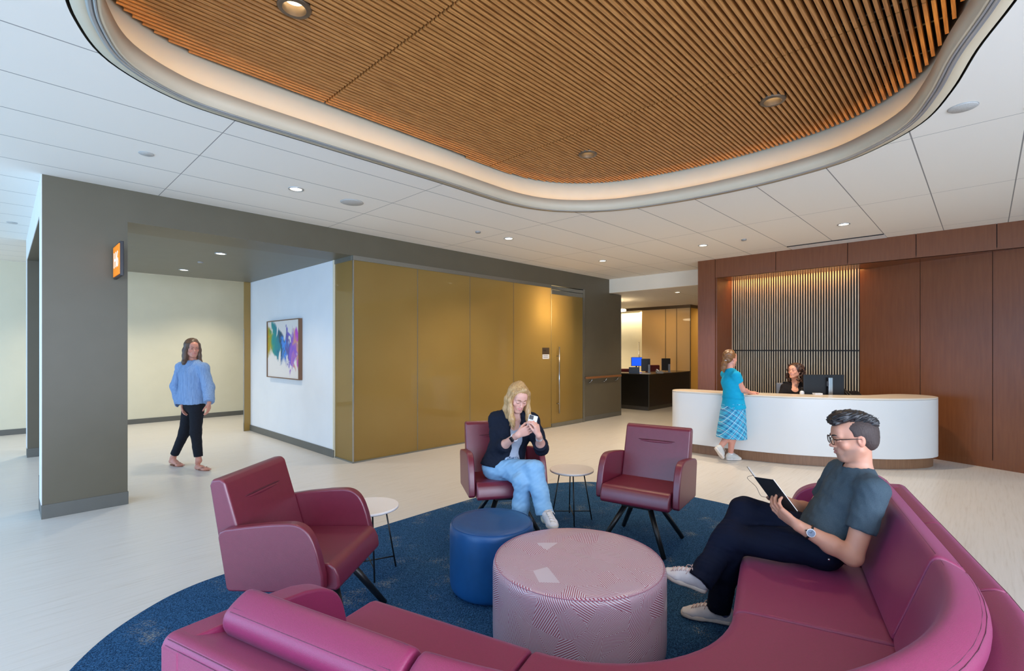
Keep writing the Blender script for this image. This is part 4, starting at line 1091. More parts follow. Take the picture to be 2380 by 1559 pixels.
def mesh_field(name, F, h, m, parent, fine=(), noise=None, mats=None, pick=None, tint=None):
    """fine: list of (centre, half size, voxel) boxes meshed at a finer step and joined in"""
    lo, hi = F.bounds(); lo = lo - 2 * h; hi = hi + 2 * h
    P, Q = surface_net(F.grid(lo, hi, h, noise), lo, h)
    keep = np.ones(len(Q), bool)
    for c, hs, hf in fine:
        ins = np.all(np.abs(P - np.array(c)) < np.array(hs) - h * .9, axis=1); keep &= ~ins[Q].all(1)
    Ps, Qs, n = [P], [Q[keep]], len(P)
    for c, hs, hf in fine:
        c = np.array(c, float); hs = np.array(hs, float)
        p, q = surface_net(F.grid(c - hs, c + hs, hf, noise), c - hs, hf)
        Ps.append(p); Qs.append(q + n); n += len(p)
    P = np.concatenate(Ps); Q = np.concatenate(Qs)
    used = np.zeros(len(P), bool); used[Q.ravel()] = True; mp = np.cumsum(used) - 1; P = P[used]; Q = mp[Q]
    o3 = P.mean(0) * 0
    me = bpy.data.meshes.new(name)
    me.vertices.add(len(P)); me.vertices.foreach_set('co', P.astype(np.float32).ravel())
    me.loops.add(len(Q) * 4); me.loops.foreach_set('vertex_index', Q.astype(np.int32).ravel())
    me.polygons.add(len(Q)); me.polygons.foreach_set('loop_start', np.arange(0, len(Q) * 4, 4, dtype=np.int32))
    me.update(calc_edges=True); me.validate()
    o = bpy.data.objects.new(name, me); C.objects.link(o)
    for mm in (mats or [m]): me.materials.append(mm)
    if pick is not None:
        cen = np.zeros(len(me.polygons) * 3); me.polygons.foreach_get('center', cen)
        me.polygons.foreach_set('material_index', pick(cen.reshape(-1, 3)).astype(np.int32))
    if tint is not None:
        for nm, v in tint(P).items():
            a = me.attributes.new(nm, 'FLOAT', 'POINT'); a.data.foreach_set('value', np.asarray(v, dtype=np.float32)[:len(me.vertices)])
    me.polygons.foreach_set('use_smooth', [True] * len(me.polygons))
    if parent: o.parent = parent; o.matrix_parent_inverse = parent.matrix_world.inverted() if False else Matrix.Translation(-parent.location)
    return o
def frame(fwd, up):
    """rows: right, forward, up of a head or hand"""
    f = nrm(fwd); r = nrm(np.cross(f, up)); return np.array([r, f, np.cross(r, f)])

def head(F, c, A, s=1.0, male=False, smile=False, lids=False):
    """c: centre between the ears, A rows right/forward/up"""
    c = V3(*c)
    def p(x, y, z): return c + s * (A[0] * x + A[1] * y + A[2] * z)
    def e(x, y, z, rx, ry, rz, k=.015, op='+'): F.ell(p(x, y, z), A, (rx * s, ry * s, rz * s), k * s, op)
    def cn(a, b, ra, rb, k=.012, op='+'): F.cone(p(*a), p(*b), ra * s, rb * s, k * s, False, op)
    e(0, -.012, .038, .074, .094, .082)
    e(0, .022, -.022, .059, .068, .082, .03)
    jw = .052 if male else .046
    for sx in (-1, 1):
        cn((sx * jw, -.002, -.055), (sx * .018, .060, -.098), .020, .019, .03)
        e(sx * .037, .062, -.028, .022, .016, .018, .02)
        cn((sx * .012, .090, .018), (sx * .042, .074, .016), .0085, .0075, .016)
    e(0, .066, -.098, .022, .018, .018, .02)
    e(0, .072, .045, .045, .022, .03, .03)
    for sx in (-1, 1): e(sx * .030, .100, -.002, .0140, .0145, .0105, .010, '-')
    cn((0, .085, .010), (0, .104, -.028), .0062, .0088, .012)
    e(0, .108, -.033, .0105, .010, .0085, .008)
    for sx in (-1, 1): e(sx * .0115, .100, -.036, .0068, .0085, .0065, .006)
    for sx in (-1, 1): e(sx * .0065, .104, -.0435, .003, .004, .0025, .002, '-')
    e(0, .078, -.062, .028, .018, .020, .02)
    w_ = .026 if smile else .020; dz = .008 if smile else 0
    for sx in (-1, 1):
        cn((0, .096, -.0565), (sx * w_, .083, -.060 + dz), .0052, .0026, .005)
        cn((0, .0945, -.069), (sx * w_ * .8, .084, -.065 + dz), .0062, .003, .005)
    cn((-w_, .091, -.0625 + dz), (0, .101, -.0625), .0016, .002, .003, '-'); cn((w_, .091, -.0625 + dz), (0, .101, -.0625), .0016, .002, .003, '-')
    for sx in (-1, 1):
        e(sx * .074, -.010, -.006, .0075, .018, .030, .008)
        e(sx * .0835, -.004, -.002, .0068, .0095, .018, .003, '-')
        if lids: e(sx * .0305, .0785, -.003, .0150, .0128, .0115, .006)
        else:
            up_ = [(.0165, .0830, -.0035), (.0235, .0885, .0030), (.0310, .0898, .0046), (.0390, .0865, .0026), (.0450, .0780, -.0030)]
            dn_ = [(.0165, .0830, -.0040), (.0240, .0875, -.0090), (.0315, .0885, -.0102), (.0390, .0855, -.0086), (.0450, .0780, -.0036)]
            for arc in (up_, dn_):
                for q0, q1 in zip(arc[:-1], arc[1:]): cn((sx * q0[0], q0[1], q0[2]), (sx * q1[0], q1[1], q1[2]), .0036, .0036, .0035)
    return p
def surf(o, p, x, z, lift=.0006):
    """point of the face surface in front of (x, z) in head coordinates"""
    a = Vector(p(x, .17, z)); d = Vector(p(x, 0, z)) - a; ok, loc, n, i = o.ray_cast(a, d.normalized())
    return np.array(loc - d.normalized() * lift) if ok else p(x, .09, z)
def face_parts(root, body_o, p, A, s, hairm, lipm, eye=True, lids=False, browm=None, iris=(60, 80, 90), bw=1.0):
    L_ = Matrix.Translation(-root.location)
    def fin(o): o.parent = root; o.matrix_parent_inverse = L_; return o
    skin_lash = M['lash']
    if eye and not lids:
        for sx in (-1, 1):
            cc = p(sx * .0305, .0762, -.003); bm = bmesh.new(); bmesh.ops.create_uvsphere(bm, u_segments=20, v_segments=14, radius=.0120 * s)
            bmesh.ops.translate(bm, verts=bm.verts, vec=Vector(cc)); me = bpy.data.meshes.new('eye'); bm.to_mesh(me); bm.free()
            o = fin(link('eye', me, M['sclera'], None, True)); me.materials.append(mat('iris', rgb(*iris), .2)); me.materials.append(M['pupil'])
            for f in me.polygons:
                d = nrm(np.array(f.center) - cc) @ nrm(p(0, 1, 0) - p(0, 0, 0)); f.material_index = 2 if d > .97 else (1 if d > .85 else 0)
    for sx in (-1, 1):
        bm = bmesh.new()
        tube(bm, [surf(body_o, p, sx * (.012 + .0064 * k), .0185 + .0052 * math.sin(PI * (k + .4) / 7.2), .0008) for k in range(6)], [.0018 * bw, .0031 * bw, .0033 * bw, .0029 * bw, .0022 * bw, .0010], 7)
        o = fin(obj('eyebrow', bm, browm or hairm, None, True))
        bm = bmesh.new()
        if lids: pts = [surf(body_o, p, sx * (.0175 + .0052 * k), -.0085 - .0026 * math.sin(PI * k / 5), .0006) for k in range(6)]
        else: pts = [surf(body_o, p, sx * (.0180 + .0050 * k), -.0010 + .0036 * math.sin(PI * (k + .3) / 5.3), .0006) for k in range(6)]
        tube(bm, pts, [.0007, .0013, .0015, .0015, .0013, .0007], 6)
        fin(obj('eyelashes', bm, M['lash'], None, True))

def hand(F, wr, dr, nrml, side, curls, s=1.0, spread=.06, thumb=(.6, .55, .25), k=.006, tcurl=.5):
    """wr wrist, dr finger direction, nrml palm-side normal (fingers curl towards it), side +1/-1 = thumb side along cross(dr, nrml)"""
    d = nrm(dr); n = nrm(np.asarray(nrml) - d * (np.asarray(nrml) @ d)); x = np.cross(d, n) * side   # x: towards the thumb
    wr = V3(*wr); pl = .088 * s
    F.econe(wr, wr + d * pl * .95, x, (.026 * s, .019 * s), (.040 * s, .0125 * s), .012)
    F.cone(wr + d * .02 * s + x * .018 * s + n * .004, wr + d * .055 * s + x * .030 * s + n * .008, .015 * s, .012 * s, .012)
    offs = [.030, .0105, -.0095, -.028]; lens = [(.040, .024, .020), (.045, .028, .021), (.042, .026, .020), (.033, .020, .018)]
    bk = [.0, .004, .0, -.009]; tips = []
    for i in range(4):
        a = wr + d * (pl + bk[i] * s) + x * offs[i] * s; ang = 0; dirn = nrm(d + x * spread * (1.5 - i)); r0 = [.0088, .0090, .0086, .0076][i] * s
        cr = curls[i]; p0 = a; F.cone(wr + d * pl * .55 + x * offs[i] * s * .8, a, .010 * s, r0 * 1.08, .010)
        for j in range(3):
            ang += cr[j]; dd = nrm(dirn * math.cos(ang) + n * math.sin(ang)); p1 = p0 + dd * lens[i][j] * s
            F.cone(p0, p1, r0 * (1 - .07 * j), r0 * (1 - .07 * (j + 1)), k * .8); p0 = p1
        tips.append(p0)
    t0 = wr + d * .030 * s + x * .026 * s + n * .006; td = nrm(d * thumb[0] + x * thumb[1] + n * thumb[2])
    t1 = t0 + td * .040 * s; td2 = nrm(td + (d * .5 - x * .5) * tcurl + n * .15); t2 = t1 + td2 * .032 * s; td3 = nrm(td2 + (d * .4 - x * .6) * tcurl * .6); t3 = t2 + td3 * .024 * s
    F.chain([t0, t1, t2, t3], [.0135 * s, .0105 * s, .0098 * s, .0080 * s], k)
    return tips

def SKIN(nm, c, c2, lip=(190, 104, 100), stub=None, blush=.22):
    """skin with softly edged lips, cheeks and (for the man) stubble, driven by mesh attributes"""
    m = mat(nm, rgb(*c), .46, .4, noise=(7, rgb(*c2), .3)); nt = m.node_tree; N, L = nt.nodes.new, nt.links.new; p = nt.nodes['Principled BSDF']
    src = p.inputs['Base Color'].links[0].from_socket
    for nmx, col, k in (('blush', (min(255, c[0] + 6), int(c[1] * .76), int(c[2] * .74)), blush), ('stub', stub or c2, .6), ('lip', lip, .68)):
        at_ = N('ShaderNodeAttribute'); at_.attribute_name = nmx; q = N('ShaderNodeMath'); q.operation = 'MULTIPLY'; q.inputs[1].default_value = k; L(at_.outputs['Fac'], q.inputs[0])
        mx = N('ShaderNodeMix'); mx.data_type = 'RGBA'; L(q.outputs[0], mx.inputs['Factor']); L(src, mx.inputs['A']); mx.inputs['B'].default_value = rgb(*col); src = mx.outputs['Result']
    L(src, p.inputs['Base Color']); p.inputs['Subsurface Weight'].default_value = .12; p.inputs['Subsurface Scale'].default_value = .02
    return m
def sstep(a, b, x): t = np.clip((x - a) / (b - a), 0, 1); return t * t * (3 - 2 * t)
def tinter(p, s, stub=False, smile=False):
    def f(P):
        c0 = p(0, 0, 0); A0 = nrm(p(1, 0, 0) - c0); A1 = nrm(p(0, 1, 0) - c0); A2 = nrm(p(0, 0, 1) - c0)
        q = (P - c0) / s; x, y, z = q @ A0, q @ A1, q @ A2; ax = np.abs(x); hw = .026 if smile else .0215
        lz = -.0628 + (.008 * (ax / .026) ** 2 if smile else 0)
        hgt = .0098 * np.sqrt(np.clip(1 - (ax / hw) ** 2, 0, 1))
        d = {'lip': (1 - sstep(hgt * .75, hgt * 1.1 + .0008, np.abs(z - lz))) * (y > .078) * (y < .12) * (ax < hw + .002),
             'blush': np.clip((1 - sstep(.006, .030, np.sqrt((ax - .040) ** 2 + (z + .032) ** 2))) * (y > .04) * (y < .13) + (1 - sstep(.004, .016, np.sqrt(x ** 2 + (z + .033) ** 2))) * (y > .095) * (y < .13) + (ax > .068) * (np.abs(z) < .04) * (y < .03) * (y > -.05) * .7, 0, 1)}
        jaw = (1 - sstep(-.058, -.040, z)) * sstep(.0, .030, y) * sstep(-.135, -.118, z); mou = (1 - sstep(.020, .034, ax)) * (y > .078) * (1 - sstep(-.044, -.038, z))
        d['stub'] = np.clip(np.maximum(jaw, mou), 0, 1) * (1.0 if stub else 0)
        return d
    return f
M['sclera'] = mat('eye_white', rgb(236, 232, 228), .25); M['pupil'] = mat('pupil', rgb(12, 10, 10), .15); M['lash'] = mat('lash_dark', rgb(60, 40, 34), .6)
def lipmat(c): return mat('lips', rgb(*c), .4)
def picker(p, s, extra=None):
    """faces of the head mesh that are lips get slot 1"""
    def f(cen):
        c0 = p(0, 0, 0); A0 = nrm(p(1, 0, 0) - c0); A1 = nrm(p(0, 1, 0) - c0); A2 = nrm(p(0, 0, 1) - c0)
        q = (cen - c0) / s; x, y, z = q @ A0, q @ A1, q @ A2
        lz = -.0625 + .0 * x
        m = (y > .082) & (np.abs(z - lz + (-.3 * np.abs(x) if False else 0)) < .0098 - .25 * np.abs(x) * .9) & (np.abs(x) < .024)
        r = np.zeros(len(cen)); r[m] = 1
        if extra is not None: r = np.where((r == 0), extra(x, y, z), r)
        return r
    return f
def tubes_obj(name, lst, m, root, seg=6):
    bm = bmesh.new()
    for pts, rs in lst: tube(bm, pts, rs, seg)
    o = obj(name, bm, m, None, True); o.parent = root; o.matrix_parent_inverse = Matrix.Translation(-root.location); return o
def shoe(root, name, heel, toe, up, m_up, m_sole, h=.006, laces=True, hi=.075, wd=.045, lacem=None):
    """trainer: sole, upper and laces; heel/toe are the sole's ends on the ground line"""
    heel, toe = V3(*heel), V3(*toe); d = nrm(toe - heel); u = nrm(np.asarray(up) - d * (np.asarray(up) @ d)); L = np.linalg.norm(toe - heel); w_ = np.cross(d, u)
    F = Field()
    F.econe(heel + d * .036 + u * .046, heel + d * L * .50 + u * .040, w_, (wd * .74, .048), (wd * .80, .036), .02)
    F.econe(heel + d * L * .45 + u * .036, toe - d * .075 + u * .026, w_, (wd * .80, .034), (wd * .98, .027), .02)
    F.econe(toe - d * .075 + u * .025, toe - d * .034 + u * .022, w_, (wd * .98, .026), (wd * .80, .018), .02)
    F.cone(heel + d * .045 + u * .05, heel + d * .055 + u * hi, .036, .036, .02, True)
    F.cone(heel + d * .07 + u * (hi - .012), heel + d * L * .62 + u * .050, .030, .020, .03)
    F.plane(heel + u * .018, -u)
    t = mesh_field(name, F, h, m_up, root)
    G = Field(); G.econe(heel + d * .036 + u * .012, heel + d * L * .45 + u * .012, w_, (wd * .82, .03), (wd * .80, .03), .01); G.econe(heel + d * L * .45 + u * .012, toe - d * .07 + u * .012, w_, (wd * .82, .03), (wd * 1.04, .03), .01); G.econe(heel + d * L * .6 + u * .012, toe - d * .042 + u * .014, w_, (wd * 1.02, .03), (wd * .86, .03), .02)
    G.plane(heel + u * .026, u); G.plane(heel + u * .001, -u)
    so_ = mesh_field('shoe_sole', G, h, m_sole, None); so_.parent = t
    if laces:
        lst = []
        def top(q):
            ok, loc, n_, i_ = t.ray_cast(Vector(q + u * .14), Vector(-u)); return (np.array(loc) + u * .0022) if ok else q
        for i in range(6):
            q = heel + d * (L * .40 + .019 * i); a = wd * .46
            for k in (0, 1): lst.append(([top(q + d * (.010 * k * (1 - 2 * x)) + w_ * (-a + 2 * a * x)) for x in np.linspace(0, 1, 7)], .0026))
        q = top(heel + d * L * .42) + u * .004
        for sx in (-1, 1):
            lst.append(([q, q + w_ * sx * .016 + u * .010 + d * .008, q + w_ * sx * .032 + u * .004 + d * .004, q + w_ * sx * .020 - u * .001 + d * .002, q], .0022))
            lst.append(([q, q + w_ * sx * .018 + u * .003 + d * .014, q + w_ * sx * .034 - u * .010 + d * .026, q + w_ * sx * .040 - u * .024 + d * .030], .0020))
        bm = bmesh.new()
        for pts, r in lst: tube(bm, pts, r, 6)
        lo_ = obj('laces', bm, lacem or m_sole, None, True); lo_.parent = t
    return t
def person_root(label, loc):
    return thing('person', label, 'person', loc)
def child_of(root, o): o.parent = root; o.matrix_parent_inverse = Matrix.Translation(-root.location); return o

# ------------------------------------------------------------------ generic figure from joints
def w3(a, b, z): return V3(*W2(a, b, z))
def A_(px, py, Z): return V3(*at(px, py, Z))
UP = V3(0, 0, 1); RTV = V3(RT[0], RT[1], 0); FWV = V3(FW[0], FW[1], 0)
def torso(F, J, g, inf=0.0, k=.05):
    """J: hipL hipR waist chest shL shR neck ; g: half widths (hip, waist, chest) and depths"""
    wd = nrm(J['shL'] - J['shR']); wh = nrm(J['hipL'] - J['hipR']); pel = (J['hipL'] + J['hipR']) / 2
    (hw, hd), (ww, wdp), (cw, cd) = g[:3]
    F.econe(pel, J['waist'], wh, (hw + inf, hd + inf), (ww + inf, wdp + inf), k)
    F.econe(J['waist'], J['chest'], wd, (ww + inf, wdp + inf), (cw + inf, cd + inf), k)
    top = (J['shL'] + J['shR']) / 2
    F.econe(J['chest'], top, wd, (cw + inf, cd + inf), (cw * .80 + inf, cd * .62 + inf), k)
    for s_ in ('L', 'R'):
        F.cone(J['neck'] * .6 + top * .4, J['sh' + s_], .048 + inf, g[3] + inf, .05)
def limbs(F, J, r, legs=True, arms=True):
    for s_ in ('L', 'R'):
        if arms: F.chain([J['sh' + s_], J['el' + s_]], [r['sh'], r['el']], .03).chain([J['el' + s_], J['el' + s_] * .62 + J['wr' + s_] * .38, J['wr' + s_]], [r['el'], r['fo'], r['wr']], .02)
        if legs:
            F.chain([J['hip' + s_], J['kn' + s_]], [r['th'], r['kn']], .04)
            F.chain([J['kn' + s_], J['kn' + s_] * .65 + J['an' + s_] * .35, J['an' + s_]], [r['kn'] * .95, r['ca'], r['an']], .03)
RM = dict(sh=.052, el=.041, fo=.042, wr=.027, th=.083, kn=.056, ca=.052, an=.036)
RF = dict(sh=.042, el=.034, fo=.034, wr=.023, th=.078, kn=.050, ca=.047, an=.031)

# ================================================================== THE SEATED MAN
rt_ = person_root('man in a grey T-shirt, dark jeans and glasses, reading a black notebook on the sofa', W2(2.92, -.2, .44))
J = dict(hipL=w3(2.865, -.215, .535), hipR=w3(3.035, -.225, .54), waist=w3(2.985, -.275, .655), chest=w3(2.985, -.355, .79),
         shL=w3(2.830, -.415, .855), shR=w3(3.125, -.318, .865), neck=w3(2.975, -.385, .915),
         elL=w3(2.765, -.330, .555), wrL=w3(2.755, -.112, .665), elR=w3(3.19, -.20, .61), wrR=w3(3.06, -.07, .69),
         knL=w3(2.85, .19, .515), anL=w3(2.93, .26, .125), knR=w3(2.965, .135, .640), anR=w3(2.738, .318, .345))
hc = w3(2.960, -.360, 1.082); hf = V3(math.cos(R(115)), math.sin(R(115)), -.13); HA = frame(hf, UP + V3(0, 0, 0))
g = ((.150, .105), (.125, .092), (.150, .100), .048)
F = Field(); torso(F, J, g); limbs(F, J, RM)
F.chain([J['neck'] + V3(0, 0, -.03), hc + HA[1] * -.016 + HA[2] * -.055], [.054, .049], .03)
hs = .96
hp = head(F, hc, HA, hs, male=True)
dl_ = nrm(w3(2.84, .03, .742) - J['wrL']); palmn = nrm(w3(2.98, -.02, .80) - w3(2.86, -.04, .70))
C4 = [(.18, .35, .30), (.25, .45, .30), (.35, .5, .35), (.45, .55, .4)]
hand(F, J['wrL'], dl_, palmn, 1, C4, 1.10, .05, (.75, .55, .30))
dr_ = nrm(w3(2.98, .02, .755) - J['wrR'])
hand(F, J['wrR'], dr_, nrm(w3(2.85, -.05, .80) - J['wrR']), -1, C4, 1.0, .05, (.75, .5, .3))
sk = SKIN('skin_man', (208, 152, 126), (200, 140, 112), (184, 108, 98), (150, 116, 98)); lipm = None
body_o = mesh_field('body', F, .0065, sk, rt_, fine=[(hc, (.13, .13, .15), .0026), (J['wrL'] + dl_ * .07, (.10, .10, .10), .0036), (J['wrR'] + dr_ * .07, (.09, .09, .09), .0045)], tint=tinter(hp, hs, True))
hairm = mat('black_hair', rgb(30, 27, 27), .4, .5, noise=(240, rgb(46, 42, 42), .2, (1, 1, .3)))
fade = mat('short_cropped_hair', rgb(52, 45, 43), .6, .3, noise=(420, rgb(84, 68, 62), .2))
face_parts(rt_, body_o, hp, HA, hs, hairm, lipm, iris=(70, 60, 50), bw=1.25)
def he(F, x, y, z, rx, ry, rz, k=.02, op='+'): F.ell(hp(x, y, z), HA, (rx * hs, ry * hs, rz * hs), k, op)
F = Field()                                                       # cropped sides and back
he(F, 0, -.018, .034, .0800, .0935, .082); he(F, 0, -.055, -.02, .061, .048, .053, .03)
F.plane(hp(0, 0, -.066), -HA[2])
for sx in (-1, 1):
    he(F, sx * .088, .014, -.034, .050, .036, .050, .008, '-'); he(F, sx * .075, .072, .018, .060, .050, .052, .008, '-')
he(F, 0, .095, .0, .085, .062, .075, .008, '-')
mesh_field('cropped_hair', F, .0032, fade, rt_, noise=strands(.0008, HA[2], 900, 3))
F = Field()                                                       # long top swept back, quiff at the front
for sx in (-1.1, -.4, .4, 1.1):
    F.chain([hp(sx * .034, -.085, .075), hp(sx * .038, -.045, .104), hp(sx * .038, .0, .114), hp(sx * .036, .045, .112), hp(sx * .032, .078, .098)], [.022, .022, .023, .023, .021], .014)
F.chain([hp(-.034, .084, .092), hp(.034, .084, .092)], [.017, .017], .012)
F.chain([hp(-.03, .060, .118), hp(.03, .060, .118)], [.017, .017], .015)
he(F, 0, .112, .040, .07, .034, .034, .008, '-')
mesh_field('swept_hair', F, .0030, hairm, rt_, noise=strands(.0034, HA[1] * .9 - HA[2] * .3, 520, 5))
rs = np.random.RandomState(4); L_ = []
for i in range(230):
    x = rs.uniform(-.052, .052); y = rs.uniform(-.085, .085); zt = .131 - abs(x) * .22 - max(0, -y) * .35 - max(0, y - .05) * .5
    q = hp(x, y, zt); k = rs.uniform(.4, .9)
    L_.append(([q + HA[1] * .022 - HA[2] * .010, q + HA[1] * .008 - HA[2] * .001, q - HA[1] * .010 + HA[2] * .003 * k, q - HA[1] * .026 * k + HA[2] * .009 * k + HA[0] * rs.uniform(-.006, .006)], [.0020, .0020, .0014, .0003]))
for i in range(60):
    x = rs.uniform(-.04, .04); q = hp(x, .096, .100)
    L_.append(([q - HA[1] * .02 + HA[2] * .018, q + HA[2] * .010, q + HA[1] * .004 - HA[2] * .004, q - HA[2] * .016 - HA[1] * .004 + HA[0] * rs.uniform(-.004, .004)], [.0016, .0020, .0018, .0006]))
o = tubes_obj('hair_tufts', L_, hairm, rt_, 5)
# glasses
L_ = []; frame_m = mat('tortoise_frame', rgb(40, 28, 24), .25, noise=(60, rgb(70, 44, 30), .2))
for sx in (-1, 1):
    cx = .034 * sx
    ringp = []
    for k in range(25):
        t = 2 * PI * k / 24; ex = math.copysign(abs(math.cos(t)) ** .75, math.cos(t)) * .0245; ez = math.copysign(abs(math.sin(t)) ** .75, math.sin(t)) * .0195
        ringp.append(hp(cx + ex, .1085 - .12 * (abs(cx + ex)) ** 1.5, -.004 + ez))
    L_.append((ringp, .0019))
    L_.append(([hp(sx * .059, .1065 - .12 * .059 ** 1.5, .006), hp(sx * .072, .092, .007), hp(sx * .0765, .03, .006), hp(sx * .078, -.008, .004), hp(sx * .076, -.02, -.012)], [.0026, .0028, .0022, .0018, .0018]))
L_.append(([hp(-.010, .108, .004), hp(0, .110, .007), hp(.010, .108, .004)], .0018))
gl = tubes_obj('glasses_frame', L_, frame_m, rt_, 8)
bm = bmesh.new()
for sx in (-1, 1):
    cx = .034 * sx; vs = []
    for k in range(24):
        t = 2 * PI * k / 24; ex = math.copysign(abs(math.cos(t)) ** .75, math.cos(t)) * .0235; ez = math.copysign(abs(math.sin(t)) ** .75, math.sin(t)) * .0185
        vs.append(bm.verts.new(hp(cx + ex, .1080 - .12 * (abs(cx + ex)) ** 1.5, -.004 + ez)))
    bm.faces.new(vs)
o = obj('lenses', bm, M['clear'], gl)
# T-shirt
tee = mat('grey_tshirt_knit', rgb(72, 86, 94), .85, .15, noise=(260, rgb(62, 75, 84), .2))
F = Field(); torso(F, J, g, .011)
F.cone(J['shL'], J['shL'] * .40 + J['elL'] * .60, .066, .062, .03, True); F.cone(J['shR'], J['shR'] * .40 + J['elR'] * .60, .066, .062, .03, True)
F.econe(J['waist'], (J['hipL'] + J['hipR']) / 2 + V3(0, 0, .02), J['hipL'] - J['hipR'], (.140, .108), (.172, .124), .04, True)
nk = hc + HA[1] * -.02 + HA[2] * -.05
F.cone(J['neck'] + V3(0, 0, .012) + HA[1] * .012, nk, .060, .068, .005, False, '-')
mesh_field('t_shirt', F, .0055, tee, rt_, noise=cloth(.0038, 30, 2), fine=[(J['neck'] + V3(0, 0, .01), (.12, .12, .07), .0028)])
ring_ = []
nd = nrm(nk - J['neck']); nx_ = nrm(np.cross(nd, HA[1])); ny_ = np.cross(nd, nx_)
# jeans
dn = mat('dark_indigo_denim', rgb(9, 14, 30), .8, .15, noise=(5, rgb(14, 22, 44), .25), bump=(600, .1))
F = Field(); pc = (J['hipL'] + J['hipR']) / 2
F.econe(pc + V3(0, 0, -.01), pc * .45 + J['waist'] * .55, J['hipL'] - J['hipR'], (.176, .112), (.160, .118), .04, True)
for s_ in 'LR':
    F.chain([J['hip' + s_], J['kn' + s_]], [.094, .072], .035)
    F.chain([J['kn' + s_], J['kn' + s_] * .5 + J['an' + s_] * .5, J['an' + s_] * 1.10 - J['kn' + s_] * .10], [.070, .066, .064], .03, True)
mesh_field('jeans', F, .006, dn, rt_, noise=cloth(.0065, 30, 7))
bm = bmesh.new(); bmesh.ops.create_uvsphere(bm, u_segments=10, v_segments=8, radius=.006); bmesh.ops.translate(bm, verts=bm.verts, vec=Vector(W2(2.742, -.235, .532))); child_of(rt_, obj('jeans_rivet', bm, M['steel'], None, True))
# shoes
swh = mat('white_canvas', rgb(226, 226, 232), .6, noise=(60, rgb(216, 216, 222), .3)); ssole = mat('white_rubber', rgb(222, 214, 206), .5, noise=(30, rgb(210, 200, 190), .3))
lace_p = mat('pale_pink_lace', rgb(214, 190, 190), .7)
shoe(rt_, 'shoe', w3(2.955, .185, .012), w3(2.925, .475, .012), UP, swh, ssole, lacem=lace_p)
hl, tl = w3(2.755, .298, .245), w3(2.715, .535, .318)
shoe(rt_, 'shoe', hl, tl, nrm(J['anR'] - hl) + V3(0, 0, .3), swh, ssole, lacem=lace_p)
sock = mat('blue_sock', rgb(90, 96, 130), .8)
for s_, q in (('L', w3(2.945, .235, .075)), ('R', w3(2.748, .322, .30))):
    F = Field(); F.cone(J['an' + s_], q, .042, .040, .0); mesh_field('sock', F, .006, sock, rt_)
# wrist watch
wq = J['wrL'] * .80 + J['elL'] * .20; wdv = nrm(J['wrL'] - J['elL']); tocam = nrm(V3(0, 0, HC) - wq); wn_ = nrm(tocam - wdv * (tocam @ wdv)); wy = np.cross(wdv, wn_)
band = [(wq + (wn_ * math.cos(t) + wy * math.sin(t)) * .0345) for t in np.linspace(.3, 2 * PI - .3, 24)]
wb = tubes_obj('watch_strap', [(band, .0045)], mat('black_strap', rgb(24, 22, 24), .5), rt_, 8)
bm = bmesh.new(); q = wq + wn_ * .035; tube(bm, [q - wn_ * .003, q + wn_ * .006], .0195, 28); o = obj('watch_case', bm, M['steel'], wb)
bm = bmesh.new(); tube(bm, [q + wn_ * .006, q + wn_ * .0066], .0165, 28); obj('watch_dial', bm, mat('watch_dial', rgb(120, 132, 150), .2), wb)
bm = bmesh.new(); tube(bm, [q + wn_ * .007, q + wn_ * .007 + wy * .012], .0008, 5); tube(bm, [q + wn_ * .007, q + wn_ * .007 + wdv * .009], .0008, 5); tube(bm, [q + wdv * .018, q + wdv * .024], .003, 8); obj('watch_hands', bm, M['seam'], wb)
# notebook in his hands
nb = thing('notebook', 'open black notebook with ribbon held by the seated man', 'notebook', W2(2.90, .0, .77))
S0, S1 = w3(2.935, .085, .838), w3(2.888, -.022, .702); E0 = w3(2.842, -.004, .856); G0 = w3(3.035, .125, .868)
D_ = S1 - S0
def leaf(name, s0, e0, m, o0, o1, sh=1.0, par=None, inset=0):
    wv = (e0 - s0) * sh; n_ = nrm(np.cross(D_, wv)); 
    if n_ @ nrm(w3(2.95, -.35, 1.05) - s0) < 0: n_ = -n_
    a = s0 + D_ * inset; d = D_ * (1 - 2 * inset); bm = bmesh.new()
    vs = [bm.verts.new(p_ + n_ * o) for o in (o0, o1) for p_ in (a, a + wv, a + wv + d, a + d)]
    for f in ((0, 1, 2, 3), (7, 6, 5, 4), (0, 4, 5, 1), (1, 5, 6, 2), (2, 6, 7, 3), (3, 7, 4, 0)): bm.faces.new([vs[i] for i in f])
    o = obj(name, bm, m, None); o.parent = par or nb; o.matrix_parent_inverse = Matrix.Translation(-nb.location) if not par else Matrix(); return o
cov = mat('black_notebook_cover', rgb(20, 22, 26), .45, noise=(90, rgb(28, 30, 34), .2))
for E_ in (E0, G0):
    leaf('cover', S0, E_, cov, -.0025, 0); leaf('pages', S0, E_, M['paper'], 0, .007, .96, None, .015)
rb = [S0 + D_ * .08 + w3(.01, .02, .0) * 0 + (w3(0, .012, .02)), S0 + w3(0, .035, -.01), S0 + D_ * .35 + w3(0, .03, 0), S0 + D_ * .62 + w3(0, .035, -.005), S0 + D_ * .70 + w3(0, .01, 0), S1 * .9 + S0 * .1]
rb = catmull([Vector(q) for q in rb], 6, False)
bm = bmesh.new(); tube(bm, rb, .0012, 6); o = obj('ribbon', bm, M['black_metal'], None, True); o.parent = nb; o.matrix_parent_inverse = Matrix.Translation(-nb.location)

